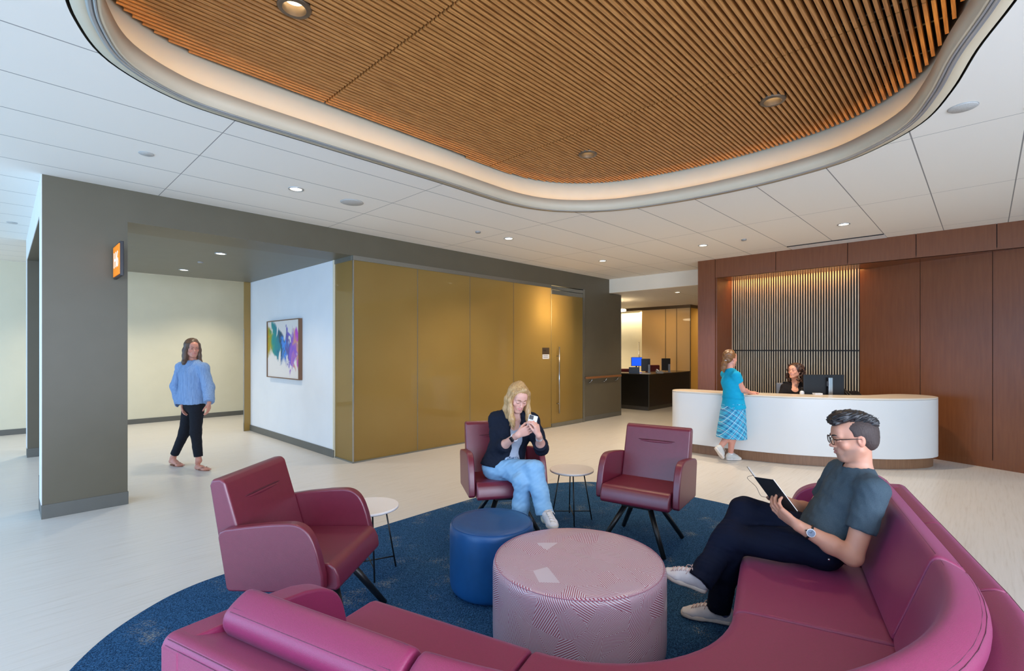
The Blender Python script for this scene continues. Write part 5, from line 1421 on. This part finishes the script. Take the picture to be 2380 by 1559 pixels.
# ================================================================== THE SEATED WOMAN WITH THE PHONE
rt_ = person_root('blonde woman in navy shirt and pale jeans sitting in an armchair with her phone', (2.95, 2.93, .47))
J = dict(hipR=A_(1146, 1088, 4.07), hipL=A_(1188, 1088, 4.02), waist=A_(1177, 1046, 4.08), chest=A_(1190, 1003, 4.04),
         shR=A_(1154, 975, 4.10), shL=A_(1234, 977, 3.98), neck=A_(1196, 962, 4.02),
         elR=A_(1158, 1044, 4.00), wrR=A_(1203, 1011, 3.74), elL=A_(1258, 1042, 3.90), wrL=A_(1252, 1011, 3.68),
         knR=A_(1243, 1091, 3.72), anR=A_(1266, 1194, 3.63), knL=A_(1215, 1118, 3.74), anL=A_(1206, 1232, 3.80))
hc = A_(1204, 923, 3.94); hf = -FWV * .85 + RTV * .34 - UP * .42; HA = frame(hf, UP + RTV * .06)
g = ((.155, .105), (.118, .085), (.135, .095), .040)
F = Field(); torso(F, J, g); limbs(F, J, RF)
for sx in (-1, 1): F.ell(J['chest'] + RTV * sx * .045 - FWV * .050 - UP * .02, np.eye(3), (.040, .040, .042), .05)
F.chain([J['neck'] + V3(0, 0, -.02), hc - HA[1] * .015 - HA[2] * .055], [.048, .043], .03)
hp = head(F, hc, HA, .93, lids=True, smile=True)
tgt = A_(1236, 992, 3.66)
hand(F, J['wrR'], nrm(RTV * .80 + UP * .42 - FWV * .18), FWV + UP * .2, 1, [(.10, .25, .25), (.12, .30, .30), (.18, .32, .3), (.25, .35, .3)], .95, .05, (.75, .35, .45))
hand(F, J['wrL'], nrm(UP * .75 - RTV * .18 - FWV * .12), nrm(-RTV * .80 + FWV * .45), 1, [(.55, .75, .35), (.62, .8, .35), (.70, .8, .4), (.78, .85, .4)], .86, .05, (.8, .1, .5))
sk = SKIN('skin_woman', (226, 174, 154), (218, 162, 142), (206, 112, 118)); lipm = None
body_o = mesh_field('body', F, .0065, sk, rt_, fine=[(hc, (.12, .12, .135), .0028), (tgt, (.12, .12, .10), .0036)], tint=tinter(hp, .93, False, True))
blond = mat('blonde_hair', rgb(206, 170, 118), .42, .5, noise=(120, rgb(160, 120, 74), .22, (1, 1, .12)))
face_parts(rt_, body_o, hp, HA, .93, blond, lipm, lids=True, browm=mat('brow_brown', rgb(140, 100, 66), .6))
F = Field()
def he(F, x, y, z, rx, ry, rz, k=.02, op='+'): F.ell(hp(x, y, z), HA, (rx * .93, ry * .93, rz * .93), k, op)
he(F, 0, -.020, .040, .082, .093, .086)
down = nrm(-UP + RTV * .02)
for sx in (-1, 1):                                                # sx=+1 is her right, the viewer's left
    a = hp(sx * .066, .040, .062); b = hp(sx * .082, .030, -.01); c = b + down * .075; d = c + down * .075 - FWV * .02 + RTV * (.010 if sx > 0 else .004); e_ = d + down * .055 + RTV * (.018 if sx > 0 else .014) - FWV * .01
    F.chain([hp(-.018, .070, .112), a, b, c, d, e_], [.010, .015, .018, .022, .024, .006], .02)
    F.chain([hp(sx * .055, -.02, .05), hp(sx * .076, -.02, -.03), hp(sx * .080, -.03, -.06) + down * .06, hp(sx * .078, -.02, -.06) + down * .12], [.034, .030, .030, .018], .025)
F.cone(hp(-.016, .050, .096), hp(-.014, -.05, .102), .022, .024, .03)
F.chain([hp(0, -.055, .03), hp(0, -.070, -.06), hp(0, -.065, -.07) + down * .10], [.062, .055, .04], .03)
he(F, 0, .096, -.028, .048, .055, .092, .008, '-')
he(F, -.006, .105, .05, .036, .030, .034, .008, '-')
mesh_field('long_hair', F, .0034, blond, rt_, noise=strands(.0015, down, 420, 9))
rs = np.random.RandomState(2); L_ = []
for i in range(260):
    sx = 1 if i % 2 else -1; t0 = rs.uniform(0, 1)
    x = sx * (.066 + .022 * rs.uniform(0, 1)); y = rs.uniform(-.03, .062) * (1 if t0 < .8 else .5)
    top = hp(-.018 + sx * .004, y * .9 + .004, .129 - abs(y) * .12); p0 = hp(x * .80, y, .085); p1 = hp(x, y * .9, .02); p2 = hp(x * 1.06, y * .8, -.04); pts = [top, p0, p1, p2]
    n_ = rs.randint(2, 5); wv = rs.uniform(.004, .012); ph = rs.uniform(0, 6)
    for k in range(1, n_ + 1): pts.append(p2 + down * (.050 * k) - FWV * (.010 * k) + RTV * ((.006 * k if sx > 0 else .004 * k) + wv * math.sin(k * 1.9 + ph)))
    L_.append(catmull([Vector(q) for q in pts], 3, False))
tubes_obj('hair_strands', [(p_, [.0012] + [.0023] * (len(p_) - 5) + [.002, .0016, .001, .0003]) for p_ in L_], blond, rt_, 5)
tank = mat('pale_grey_top', rgb(176, 184, 196), .75, noise=(200, rgb(166, 174, 188), .2))
F = Field(); torso(F, J, g, .007)
for sx in (-1, 1): F.ell(J['chest'] + RTV * sx * .045 - FWV * .050 - UP * .02, np.eye(3), (.046, .046, .048), .05)
F.econe(J['waist'], (J['hipL'] + J['hipR']) / 2 + UP * .045, RTV, (.126, .093), (.145, .105), .03, True)
F.cone(J['neck'] - FWV * .06 + UP * .04, J['neck'] - FWV * .085 - UP * .075, .10, .045, .01, False, '-'); F.plane(J['neck'] - UP * .012, UP)
mesh_field('tank_top', F, .0055, tank, rt_, noise=cloth(.002, 40, 3))
navy = mat('navy_overshirt', rgb(28, 34, 48), .85, .15, noise=(160, rgb(22, 27, 40), .2))
F = Field(); torso(F, J, g, .024)
for sx in (-1, 1): F.ell(J['chest'] + RTV * sx * .050 - FWV * .050 - UP * .02, np.eye(3), (.064, .064, .064), .05)
for s_ in 'LR':
    F.chain([J['sh' + s_], J['sh' + s_] * .5 + J['el' + s_] * .5, J['el' + s_]], [.062, .060, .056], .03)
    F.cone(J['el' + s_], J['el' + s_] * .62 + J['wr' + s_] * .38, .054, .056, .02, True)
F.econe(J['waist'], (J['hipL'] + J['hipR']) / 2 + FWV * .01 + UP * .0, RTV, (.146, .115), (.178, .128), .04, True)
F.plane((J['hipL'] + J['hipR']) / 2 + UP * .030, -UP)
# open at the front
fc = J['chest'] - FWV * .14 + RTV * .038
F.cone(J['neck'] - FWV * .07 + UP * .02, fc - UP * .02, .050, .048, .01, False, '-'); F.cone(fc - UP * .02, J['waist'] - FWV * .15 + RTV * .085 - UP * .05, .050, .068, .01, False, '-'); F.cone(J['waist'] - FWV * .15 + RTV * .085 - UP * .05, J['hipR'] * .5 + J['hipL'] * .5 - FWV * .2 + RTV * .06, .068, .11, .01, False, '-')
F.cone(J['neck'] + UP * .01, J['neck'] + UP * .08, .052, .07, .008, False, '-')
mesh_field('overshirt', F, .0055, navy, rt_, noise=cloth(.0045, 30, 12))
F = Field()
for s_ in 'LR':
    q = J['el' + s_] * .66 + J['wr' + s_] * .34; d = nrm(J['wr' + s_] - J['el' + s_]); F.cone(q - d * .022, q + d * .010, .059, .059, .004, True); F.plane(q - d * .03, -d, .07)
    F.cone(q - d * .05, q + d * .06, .040, .040, .004, False, '-')
mesh_field('rolled_cuffs', F, .005, navy, rt_, noise=cloth(.002, 60, 4))
dn2 = mat('light_blue_denim', rgb(122, 168, 206), .8, .2, noise=(9, rgb(148, 190, 222), .25), bump=(500, .12))
F = Field(); pc = (J['hipL'] + J['hipR']) / 2
F.econe(pc - UP * .01, pc * .45 + J['waist'] * .55, RTV, (.160, .112), (.128, .098), .04, True)
for s_ in 'LR':
    F.chain([J['hip' + s_], J['kn' + s_]], [.088, .068], .03)
    F.chain([J['kn' + s_], J['kn' + s_] * .5 + J['an' + s_] * .5, J['an' + s_] * 1.0], [.066, .063, .066], .03, True)
mesh_field('jeans', F, .0055, dn2, rt_, noise=cloth(.0058, 36, 21))
floral = mat('patterned_tie_waist', rgb(60, 88, 124), .8, noise=(70, rgb(170, 186, 204), .05))
F = Field(); q = J['waist'] - FWV * .128 + RTV * .015 - UP * .045
F.ell(q, np.eye(3), (.034, .02, .024), .01); F.cone(q, q + RTV * .04 - UP * .07 - FWV * .02, .014, .024, .01); F.cone(q, q - RTV * .0 - UP * .085 - FWV * .03, .012, .02, .01); F.cone(q - RTV * .06 + FWV * .02, q + RTV * .07 + FWV * .015, .014, .014, .01)
mesh_field('tied_waistband', F, .005, floral, rt_, noise=cloth(.002, 80, 5))
d = nrm(J['anR'] - J['knR']); hl = J['anR'] + d * .055 + FWV * .03; tl = A_(1286, 1226, 3.47)
shoe(rt_, 'shoe', hl, hl + nrm(tl - hl) * .24, J['knR'] - J['anR'], swh, ssole, wd=.039, hi=.075)
hl = V3(J['anL'][0], J['anL'][1], .012) + FWV * .035; shoe(rt_, 'shoe', hl, hl - FWV * .235 + RTV * .03, UP, swh, ssole, wd=.039)
F = Field()
for s_ in 'LR':
    q = J['an' + s_]; d = nrm(J['an' + s_] - J['kn' + s_]); F.cone(q - d * .02, q + d * .035, .034, .036, .0)
mesh_field('socks', F, .006, mat('yellow_trim_sock', rgb(222, 214, 190), .8), rt_)
# smart watch, bracelets, necklace
wq = J['wrR'] * .84 + J['elR'] * .16; wdv = nrm(J['wrR'] - J['elR']); tocam = nrm(V3(0, 0, HC) - wq); wn_ = nrm(tocam - wdv * (tocam @ wdv)); wy = np.cross(wdv, wn_)
wb = tubes_obj('watch_strap', [([(wq + (wn_ * math.cos(t) + wy * math.sin(t)) * .0275) for t in np.linspace(0, 2 * PI, 24)], .0055)], mat('pale_strap', rgb(206, 212, 220), .5), rt_, 8)
bm = bmesh.new(); q = wq + wn_ * .030
for (a, b, zz, mm) in ((.017, .020, .006, 0),):
    Mx = Matrix(((wdv[0], wy[0], wn_[0], q[0]), (wdv[1], wy[1], wn_[1], q[1]), (wdv[2], wy[2], wn_[2], q[2]), (0, 0, 0, 1)))
    bx(bm, -a, a, -b, b, -.004, zz, Mx)
o = obj('watch_case', bm, M['plastic_black'], wb); bevel(o, .003)
wq = J['wrL'] * .80 + J['elL'] * .20; wdv = nrm(J['wrL'] - J['elL']); ux = nrm(np.cross(wdv, UP + RTV * .3)); uy = np.cross(wdv, ux)
tubes_obj('bracelets', [([wq + wdv * t0 + (ux * math.cos(t) + uy * math.sin(t)) * .027 for t in np.linspace(0, 2 * PI, 20)], .0016) for t0 in (-.006, .004, .014)], M['steel'], rt_, 6)
nk0 = J['neck'] - FWV * .05
tubes_obj('necklace', [([nk0 + RTV * x - UP * (.045 - 14 * x * x) - FWV * (.022 - 7 * x * x) for x in np.linspace(-.045, .045, 11)], .0009)], mat('gold_chain', rgb(200, 160, 90), .3, metal=1), rt_, 5)
# phone
pb, pt = A_(1232, 1001, 3.735), A_(1240, 967, 3.765); py_ = nrm(pt - pb); px_ = nrm(RTV + FWV * .15 - py_ * ((RTV + FWV * .15) @ py_)); pz_ = np.cross(px_, py_); pcn = (pb + pt) / 2
pn = thing('smartphone', 'white smartphone with dark camera square held by the blonde woman', 'phone', pcn)
Mx = Matrix(((px_[0], py_[0], pz_[0], 0), (px_[1], py_[1], pz_[1], 0), (px_[2], py_[2], pz_[2], 0), (0, 0, 0, 1)))
sgn = 1 if pz_ @ (V3(0, 0, HC) - pcn) > 0 else -1
bm = bmesh.new(); bx(bm, -.035, .035, -.064, .064, -.0045, .0045, Mx); o = obj('phone_case', bm, M['plastic_white'], pn); bevel(o, .004, 4)
bm = bmesh.new(); z0, z1 = sorted((sgn * .004, sgn * .0075)); bx(bm, -.031, .002, .028, .060, z0, z1, Mx); o = obj('camera_block', bm, M['plastic_black'], pn); bevel(o, .003)

# ================================================================== THE WOMAN STANDING AT THE DESK
rt_ = person_root('woman with a ponytail in a turquoise top and plaid skirt leaning on the reception desk', (6.9, 2.5, 0))
J = dict(hipR=A_(1708, 944, 6.66), hipL=A_(1702, 944, 6.84), waist=A_(1704, 918, 6.74), chest=A_(1700, 886, 6.74),
         shR=A_(1711, 873, 6.60), shL=A_(1686, 869, 6.92), neck=A_(1695, 860, 6.76),
         elR=A_(1727, 906, 6.62), wrR=A_(1744, 913, 6.80), elL=A_(1715, 905, 7.02), wrL=A_(1741, 911, 6.92),
         knR=A_(1703, 1003, 6.70), anR=A_(1698, 1055, 6.76), knL=A_(1700, 1003, 6.76), anL=A_(1671, 1043, 6.66))
hc = A_(1697, 833, 6.78); hf = RTV * .88 + FWV * .42 - UP * .02; HA = frame(hf, UP)
g = ((.150, .115), (.125, .100), (.140, .105), .045)
F = Field(); torso(F, J, g); limbs(F, J, RF)
F.chain([J['neck'] - UP * .02, hc - HA[1] * .012 - HA[2] * .05], [.050, .046], .03); hp = head(F, hc, HA, .95)
hand(F, J['wrR'], nrm(RTV * .8 + FWV * .45), -UP, -1, [(.2, .3, .2)] * 4, .9, .04); hand(F, J['wrL'], nrm(RTV * .8 - FWV * .2), -UP, 1, [(.3, .4, .3)] * 4, .9, .04)
sk = SKIN('skin_visitor', (220, 160, 140), (210, 146, 126)); lipm = None
body_o = mesh_field('body', F, .0075, sk, rt_, fine=[(hc, (.12, .12, .14), .004), (A_(1749, 913, 6.88), (.12, .12, .07), .0048)], tint=tinter(hp, .95))
brn = mat('light_brown_hair', rgb(150, 104, 62), .4, .5, noise=(100, rgb(104, 68, 38), .25, (1, 1, .3)))
face_parts(rt_, body_o, hp, HA, .95, brn, lipm)
F = Field(); F.ell(hp(0, -.022, .045), HA, (.079, .093, .085), .02); F.ell(hp(0, -.06, -.01), HA, (.062, .05, .06), .03)
F.ell(hp(0, .115, -.01), HA, (.075, .075, .085), .012, '-')
for sx in (-1, 1): F.ell(hp(sx * .085, .01, -.035), HA, (.03, .03, .035), .01, '-')
mesh_field('tied_back_hair', F, .0055, brn, rt_, noise=strands(.003, HA[1], 110, 6))
F = Field(); q = hp(0, -.105, -.02); F.chain([hp(0, -.09, .0), q, q - UP * .055 - RTV * .012, q - UP * .12 - RTV * .02, q - UP * .165 - RTV * .012], [.026, .024, .034, .030, .012], .02)
mesh_field('ponytail', F, .005, brn, rt_, noise=strands(.004, UP, 110, 8))
tubes_obj('hair_tie', [([q - UP * .008 + (HA[0] * math.cos(t) + HA[1] * math.sin(t)) * .026 for t in np.linspace(0, 2 * PI, 16)], .005)], M['plastic_white'], rt_, 6)
turq = mat('turquoise_jersey', rgb(22, 168, 206), .8, .2, noise=(120, rgb(18, 158, 198), .2))
F = Field(); torso(F, J, g, .012); pc = (J['hipL'] + J['hipR']) / 2
for s_ in 'LR': F.cone(J['sh' + s_], J['sh' + s_] * .55 + J['el' + s_] * .45, .058, .056, .03, True)
F.econe(J['waist'], pc - UP * .015, FWV, (.142, .118), (.196, .152), .03, True)
F.cone(J['neck'] + UP * .0, hc - UP * .08, .054, .07, .006, False, '-')
mesh_field('top', F, .0065, turq, rt_, noise=cloth(.003, 26, 31))
tubes_obj('waist_sash', [([J['waist'] - UP * .03 + FWV * math.cos(t) * .162 + RTV * math.sin(t) * .133 for t in np.linspace(0, 2 * PI, 28)], .006)], turq, rt_, 6)
def plaid():
    m = bpy.data.materials.new('turquoise_plaid'); m.use_nodes = True; nt = m.node_tree; N, L = nt.nodes.new, nt.links.new
    p = nt.nodes['Principled BSDF']; p.inputs['Roughness'].default_value = .8
    tc = N('ShaderNodeTexCoord'); mp = N('ShaderNodeMapping'); L(tc.outputs['Object'], mp.inputs[0]); mp.inputs['Rotation'].default_value = (0, 0, -TH + .0)
    s = N('ShaderNodeSeparateXYZ'); L(mp.outputs[0], s.inputs[0])
    def mt(op, a, b=None):
        q = N('ShaderNodeMath'); q.operation = op
        for i, v in enumerate((a, b)):
            if v is None: continue
            if isinstance(v, (int, float)): q.inputs[i].default_value = v
            else: L(v, q.inputs[i])
        return q.outputs[0]
    # mapping rotates so Y runs along the camera's left; bias-cut checks
    u = mt('ADD', mt('MULTIPLY', s.outputs[1], .80), mt('MULTIPLY', s.outputs[2], .60)); v = mt('SUBTRACT', mt('MULTIPLY', s.outputs[2], .80), mt('MULTIPLY', s.outputs[1], .60))
    def band(x, d, w_, ph=0.0): return mt('LESS_THAN', mt('FRACT', mt('ADD', mt('DIVIDE', x, d), 50 + ph)), w_)
    wh = mt('MAXIMUM', band(u, .082, .07), band(v, .082, .07)); th_ = mt('MAXIMUM', band(u, .041, .06, .35), band(v, .041, .06, .35))
    dk = mt('ADD', band(u, .0475, .45, .1), band(v, .0475, .45, .1)); 
    c1 = N('ShaderNodeMix'); c1.data_type = 'RGBA'; L(mt('MULTIPLY', dk, .5), c1.inputs['Factor']); c1.inputs['A'].default_value = rgb(60, 178, 214); c1.inputs['B'].default_value = rgb(14, 112, 164)
    c2 = N('ShaderNodeMix'); c2.data_type = 'RGBA'; L(mt('MINIMUM', mt('ADD', mt('MULTIPLY', wh, .62), mt('MULTIPLY', th_, .25)), 1.0), c2.inputs['Factor']); L(c1.outputs['Result'], c2.inputs['A']); c2.inputs['B'].default_value = rgb(206, 228, 236)
    L(c2.outputs['Result'], p.inputs['Base Color']); return m
F = Field(); F.econe(pc + UP * .06, A_(1700, 1017, 6.74), FWV, (.176, .138), (.215, .195), .02, True); F.plane(pc + UP * .045, UP)
mesh_field('skirt', F, .0065, plaid(), rt_, noise=cloth(.004, 20, 41))
cs_ = mat('pale_grey_trainer', rgb(206, 206, 200), .6, noise=(50, rgb(196, 196, 190), .3))
hl = P0 = V3(*at(1690, 1069, 6.75)); hl[2] = .002; shoe(rt_, 'shoe', hl - RTV * .02, hl + RTV * .215 + FWV * .02, UP, cs_, ssole, wd=.040, hi=.07)
tl = V3(*at(1681, 1070, 6.62)); tl[2] = .03; hl = A_(1660, 1040, 6.62); shoe(rt_, 'shoe', hl, tl, J['knL'] - J['anL'] + RTV * .3, cs_, ssole, wd=.040, hi=.07)
F = Field(); F.cone(J['anR'] + UP * .01, J['anR'] - UP * .05, .036, .038, 0); F.cone(J['anL'] + nrm(J['knL'] - J['anL']) * .01, A_(1674, 1050, 6.64), .036, .038, 0)
mesh_field('socks', F, .006, M['plastic_white'], rt_)

# ================================================================== THE RECEPTIONIST
rt_ = person_root('smiling receptionist with dark curly hair and a black top behind the desk', (8.3, 2.0, .45))
J = dict(hipR=A_(1832, 960, 7.5), hipL=A_(1860, 960, 7.5), waist=A_(1846, 938, 7.48), chest=A_(1848, 912, 7.45),
         shR=A_(1824, 900, 7.5), shL=A_(1876, 902, 7.44), neck=A_(1849, 889, 7.45),
         elR=A_(1812, 935, 7.42), wrR=A_(1830, 936, 7.2), elL=A_(1886, 938, 7.40), wrL=A_(1874, 938, 7.2),
         knR=A_(1826, 965, 7.15), anR=A_(1826, 1030, 7.2), knL=A_(1850, 965, 7.15), anL=A_(1850, 1030, 7.2))
VW = nrm(V3(8.3, 2.1, 0)); hc = A_(1847, 862, 7.42); hf = -RTV * .80 - FWV * .45 + UP * .12; HA = frame(hf, UP - RTV * .08)
g = ((.150, .105), (.120, .090), (.140, .10), .043)
F = Field(); torso(F, J, g); limbs(F, J, RF); F.chain([J['neck'] - UP * .02, hc - HA[1] * .012 - HA[2] * .05], [.048, .045], .03); hp = head(F, hc, HA, .96, smile=True)
for s_ in 'LR': hand(F, J['wr' + s_], -FWV, -UP, 1 if s_ == 'L' else -1, [(.3, .3, .2)] * 4, .88)
sk = SKIN('skin_receptionist', (228, 168, 142), (220, 156, 128), (186, 74, 80))
body_o = mesh_field('body', F, .0075, sk, rt_, fine=[(hc, (.12, .12, .14), .004)], tint=tinter(hp, .96, False, True))
bl = mat('dark_curly_hair', rgb(44, 28, 22), .45, .5, noise=(90, rgb(86, 52, 34), .18))
face_parts(rt_, body_o, hp, HA, .96, bl, None, iris=(60, 44, 34))
bm = bmesh.new(); tube(bm, [hp(x, .0955 - 12 * x * x * .5, -.0625 + .006 * abs(x) / .02) for x in np.linspace(-.017, .017, 7)], .0034, 8); child_of(rt_, obj('teeth', bm, M['sclera'], None, True))
F = Field(); F.ell(hp(0, -.030, .040), HA, (.098, .098, .092), .02)
rs = np.random.RandomState(11)
for i in range(330):
    t = rs.uniform(0, 2 * PI); zz = rs.uniform(-.155, .115); rr = .105 + rs.uniform(-.012, .020) - max(0, zz - .03) * .55 - max(0, -.09 - zz) * .4
    x, y = rr * math.cos(t) * 1.08, rr * math.sin(t) - .032
    if y > .035 and zz < .060: continue
    q = hp(x, y, zz); F.cone(q, q + (HA[0] * rs.uniform(-1, 1) + HA[1] * rs.uniform(-1, 1)) * .010 - HA[2] * .014, .0125, .0095, .004)
for k in range(9): F.cone(hp(-.05 + .0125 * k, .062 - .0007 * (k - 4) ** 2, .078), hp(-.048 + .0125 * k, .078 - .0010 * (k - 4) ** 2, .062 - .008 * (k % 2)), .014, .008, .004)
F.ell(hp(0, .115, -.025), HA, (.052, .066, .078), .006, '-')
mesh_field('curly_hair', F, .0050, bl, rt_, noise=cloth(.003, 260, 14))
F = Field(); torso(F, J, g, .012); blk = mat('black_top', rgb(24, 21, 24), .8, .2, noise=(90, rgb(30, 27, 30), .2))
for s_ in 'LR': F.chain([J['sh' + s_], J['el' + s_]], [.056, .048], .03); F.chain([J['el' + s_], J['wr' + s_]], [.047, .036], .02, True)
F.cone(J['neck'] + UP * .06, J['neck'] + UP * .01, .066, .058, .008, False, '-'); F.cone(J['neck'] - VW * .07 + UP * .05, J['neck'] - VW * .13 - UP * .075, .066, .062, .01, False, '-')
mesh_field('top', F, .0065, blk, rt_, noise=cloth(.003, 28, 51))
F = Field(); 
for s_ in 'LR': F.chain([J['hip' + s_], J['kn' + s_], J['an' + s_]], [.088, .062, .045], .03)
mesh_field('trousers', F, .009, blk, rt_)
for s_ in 'LR':
    q = V3(J['an' + s_][0], J['an' + s_][1], .001) + FWV * .05; shoe(rt_, 'shoe', q, q - FWV * .23, UP, M['plastic_black'], M['plastic_black'], h=.008, laces=False)

# ================================================================== THE WOMAN WALKING THROUGH THE CORRIDOR
rt_ = person_root('woman in a loose blue blouse and black trousers walking through the corridor', (1.7, 7.4, 0))
J = dict(hipR=A_(443, 936, 6.40), hipL=A_(458, 936, 6.26), waist=A_(450, 905, 6.34), chest=A_(448, 868, 6.33),
         shR=A_(422, 853, 6.42), shL=A_(473, 855, 6.24), neck=A_(448, 842, 6.33),
         elR=A_(410, 898, 6.46), wrR=A_(424, 938, 6.30), elL=A_(484, 900, 6.22), wrL=A_(486, 936, 6.10),
         knR=A_(429, 1004, 6.42), anR=A_(402, 1064, 6.46), knL=A_(455, 1004, 6.24), anL=A_(462, 1070, 6.24))
hc = A_(447, 809, 6.31); hf = RTV * .72 - FWV * .62 - UP * .08; HA = frame(hf, UP)
g = ((.158, .112), (.128, .095), (.145, .105), .045)
F = Field(); torso(F, J, g); limbs(F, J, RF); F.chain([J['neck'] - UP * .02, hc - HA[1] * .012 - HA[2] * .05], [.048, .045], .03); hp = head(F, hc, HA, .95)
hand(F, J['wrR'], nrm(-UP + RTV * .15), RTV, 1, [(.25, .35, .25)] * 4, .9, .03); hand(F, J['wrL'], nrm(-UP - RTV * .05), -RTV, -1, [(.3, .4, .3)] * 4, .9, .03)
def foot(F, an, d, heel_up=0.0):
    d = nrm(d); a = an - UP * .035 - d * .02; F.cone(an, a, .034, .030, .02); q = V3(an[0], an[1], .022 + heel_up)
    F.cone(q - d * .035, q + d * .05, .030, .030, .02); F.econe(q + d * .03, V3(q[0], q[1], .020) + d * .155, np.cross(d, UP), (.034, .030), (.042, .016), .02)
    w_ = np.cross(d, UP)
    for i in range(5):
        t = V3(q[0], q[1], .016) + d * (.165 - .006 * i) + w_ * (-.030 + .016 * i) * (1 if True else 1); F.cone(t - d * .02, t + d * (.030 - .003 * i), .0105, .0085, .005)
dF = nrm(RTV * .9 - FWV * .45); foot(F, J['anL'], dF); foot(F, J['anR'], dF, .025)
sk = SKIN('skin_walker', (206, 146, 124), (196, 134, 112))
body_o = mesh_field('body', F, .0075, sk, rt_, fine=[(hc, (.12, .12, .14), .004), (J['wrL'] - UP * .08, (.07, .07, .11), .0045), (J['wrR'] - UP * .08, (.07, .07, .11), .0045), (V3(J['anL'][0], J['anL'][1], .05) + dF * .07, (.15, .15, .06), .0045)], tint=tinter(hp, .95))
bh = mat('dark_brown_hair', rgb(70, 52, 42), .45, .5, noise=(90, rgb(104, 80, 60), .25, (1, 1, .2)))
face_parts(rt_, body_o, hp, HA, .95, bh, None)
F = Field(); F.ell(hp(0, -.022, .045), HA, (.084, .095, .088), .02); F.ell(hp(0, .112, -.012), HA, (.060, .066, .092), .012, '-')
for sx in (-1, 1): F.chain([hp(sx * .068, .02, .05), hp(sx * .080, .0, -.03), hp(sx * .078, -.005, -.10), hp(sx * .085, .01, -.19), hp(sx * .08, .02, -.25)], [.024, .028, .032, .032, .014], .025)
F.chain([hp(0, -.06, .03), hp(0, -.07, -.08), hp(0, -.07, -.20)], [.07, .065, .04], .03); F.ell(hp(0, .10, -.01), HA, (.046, .055, .085), .010, '-')
mesh_field('long_hair', F, .0055, bh, rt_, noise=strands(.004, UP, 110, 18))
blu = mat('blue_blouse', rgb(112, 140, 178), .8, .15, noise=(26, rgb(140, 166, 200), .2, (4, 4, .12)))
F = Field(); torso(F, J, g, .022); pc = (J['hipL'] + J['hipR']) / 2
F.econe(J['chest'], pc - UP * .005, J['shL'] - J['shR'], (.175, .135), (.215, .170), .04, True)
for s_ in 'LR':
    F.chain([J['sh' + s_], J['el' + s_]], [.065, .068], .03); F.chain([J['el' + s_], J['wr' + s_] * .95 + J['el' + s_] * .05], [.068, .082 if s_ == 'R' else .06], .03, True)
F.plane(pc - UP * .008, -UP, .20)
F.cone(J['neck'] + UP * .0, hc - UP * .07, .058, .075, .006, False, '-')
mesh_field('blouse', F, .0065, blu, rt_, noise=cloth(.006, 30, 61))
F = Field(); F.econe(pc - UP * .02, J['waist'], J['hipL'] - J['hipR'], (.165, .118), (.135, .10), .04)
for s_ in 'LR': F.chain([J['hip' + s_], J['kn' + s_], J['an' + s_] * .86 + J['kn' + s_] * .14], [.092, .062, .050], .04, True)
mesh_field('trousers', F, .0065, mat('black_trousers', rgb(22, 24, 30), .8, .2, noise=(60, rgb(28, 30, 38), .2)), rt_, noise=cloth(.003, 26, 71))
sd = mat('tan_sandal', rgb(150, 100, 76), .5, noise=(30, rgb(136, 88, 66), .3))
for s_, up_ in (('L', 0), ('R', .012)):
    q = V3(J['an' + s_][0], J['an' + s_][1], .001); w_ = np.cross(dF, UP); bm = bmesh.new()
    pts = [q + dF * (.075 + .13 * math.cos(t)) + w_ * .043 * math.sin(t) * (1.05 if math.cos(t) > 0 else .85) for t in np.linspace(0, 2 * PI, 29)[:-1]]
    lo_ = [bm.verts.new(p_) for p_ in pts]; hi_ = [bm.verts.new(p_ + UP * .008) for p_ in pts]
    for i in range(28): bm.faces.new((lo_[i], lo_[(i + 1) % 28], hi_[(i + 1) % 28], hi_[i]))
    bm.faces.new(lo_[::-1]); bm.faces.new(hi_)
    o = child_of(rt_, obj('sandal', bm, sd, None))
    bm = bmesh.new(); t0 = q + dF * .165 + UP * .026
    for sx in (-1, 1): tube(bm, [t0 - UP * .01, t0 - dF * .04 + w_ * sx * .026 + UP * .016, q + dF * .06 + w_ * sx * .040 + UP * .012], .004, 6)
    obj('sandal_strap', bm, sd, o, True)
print('BUILT', len(bpy.data.objects))
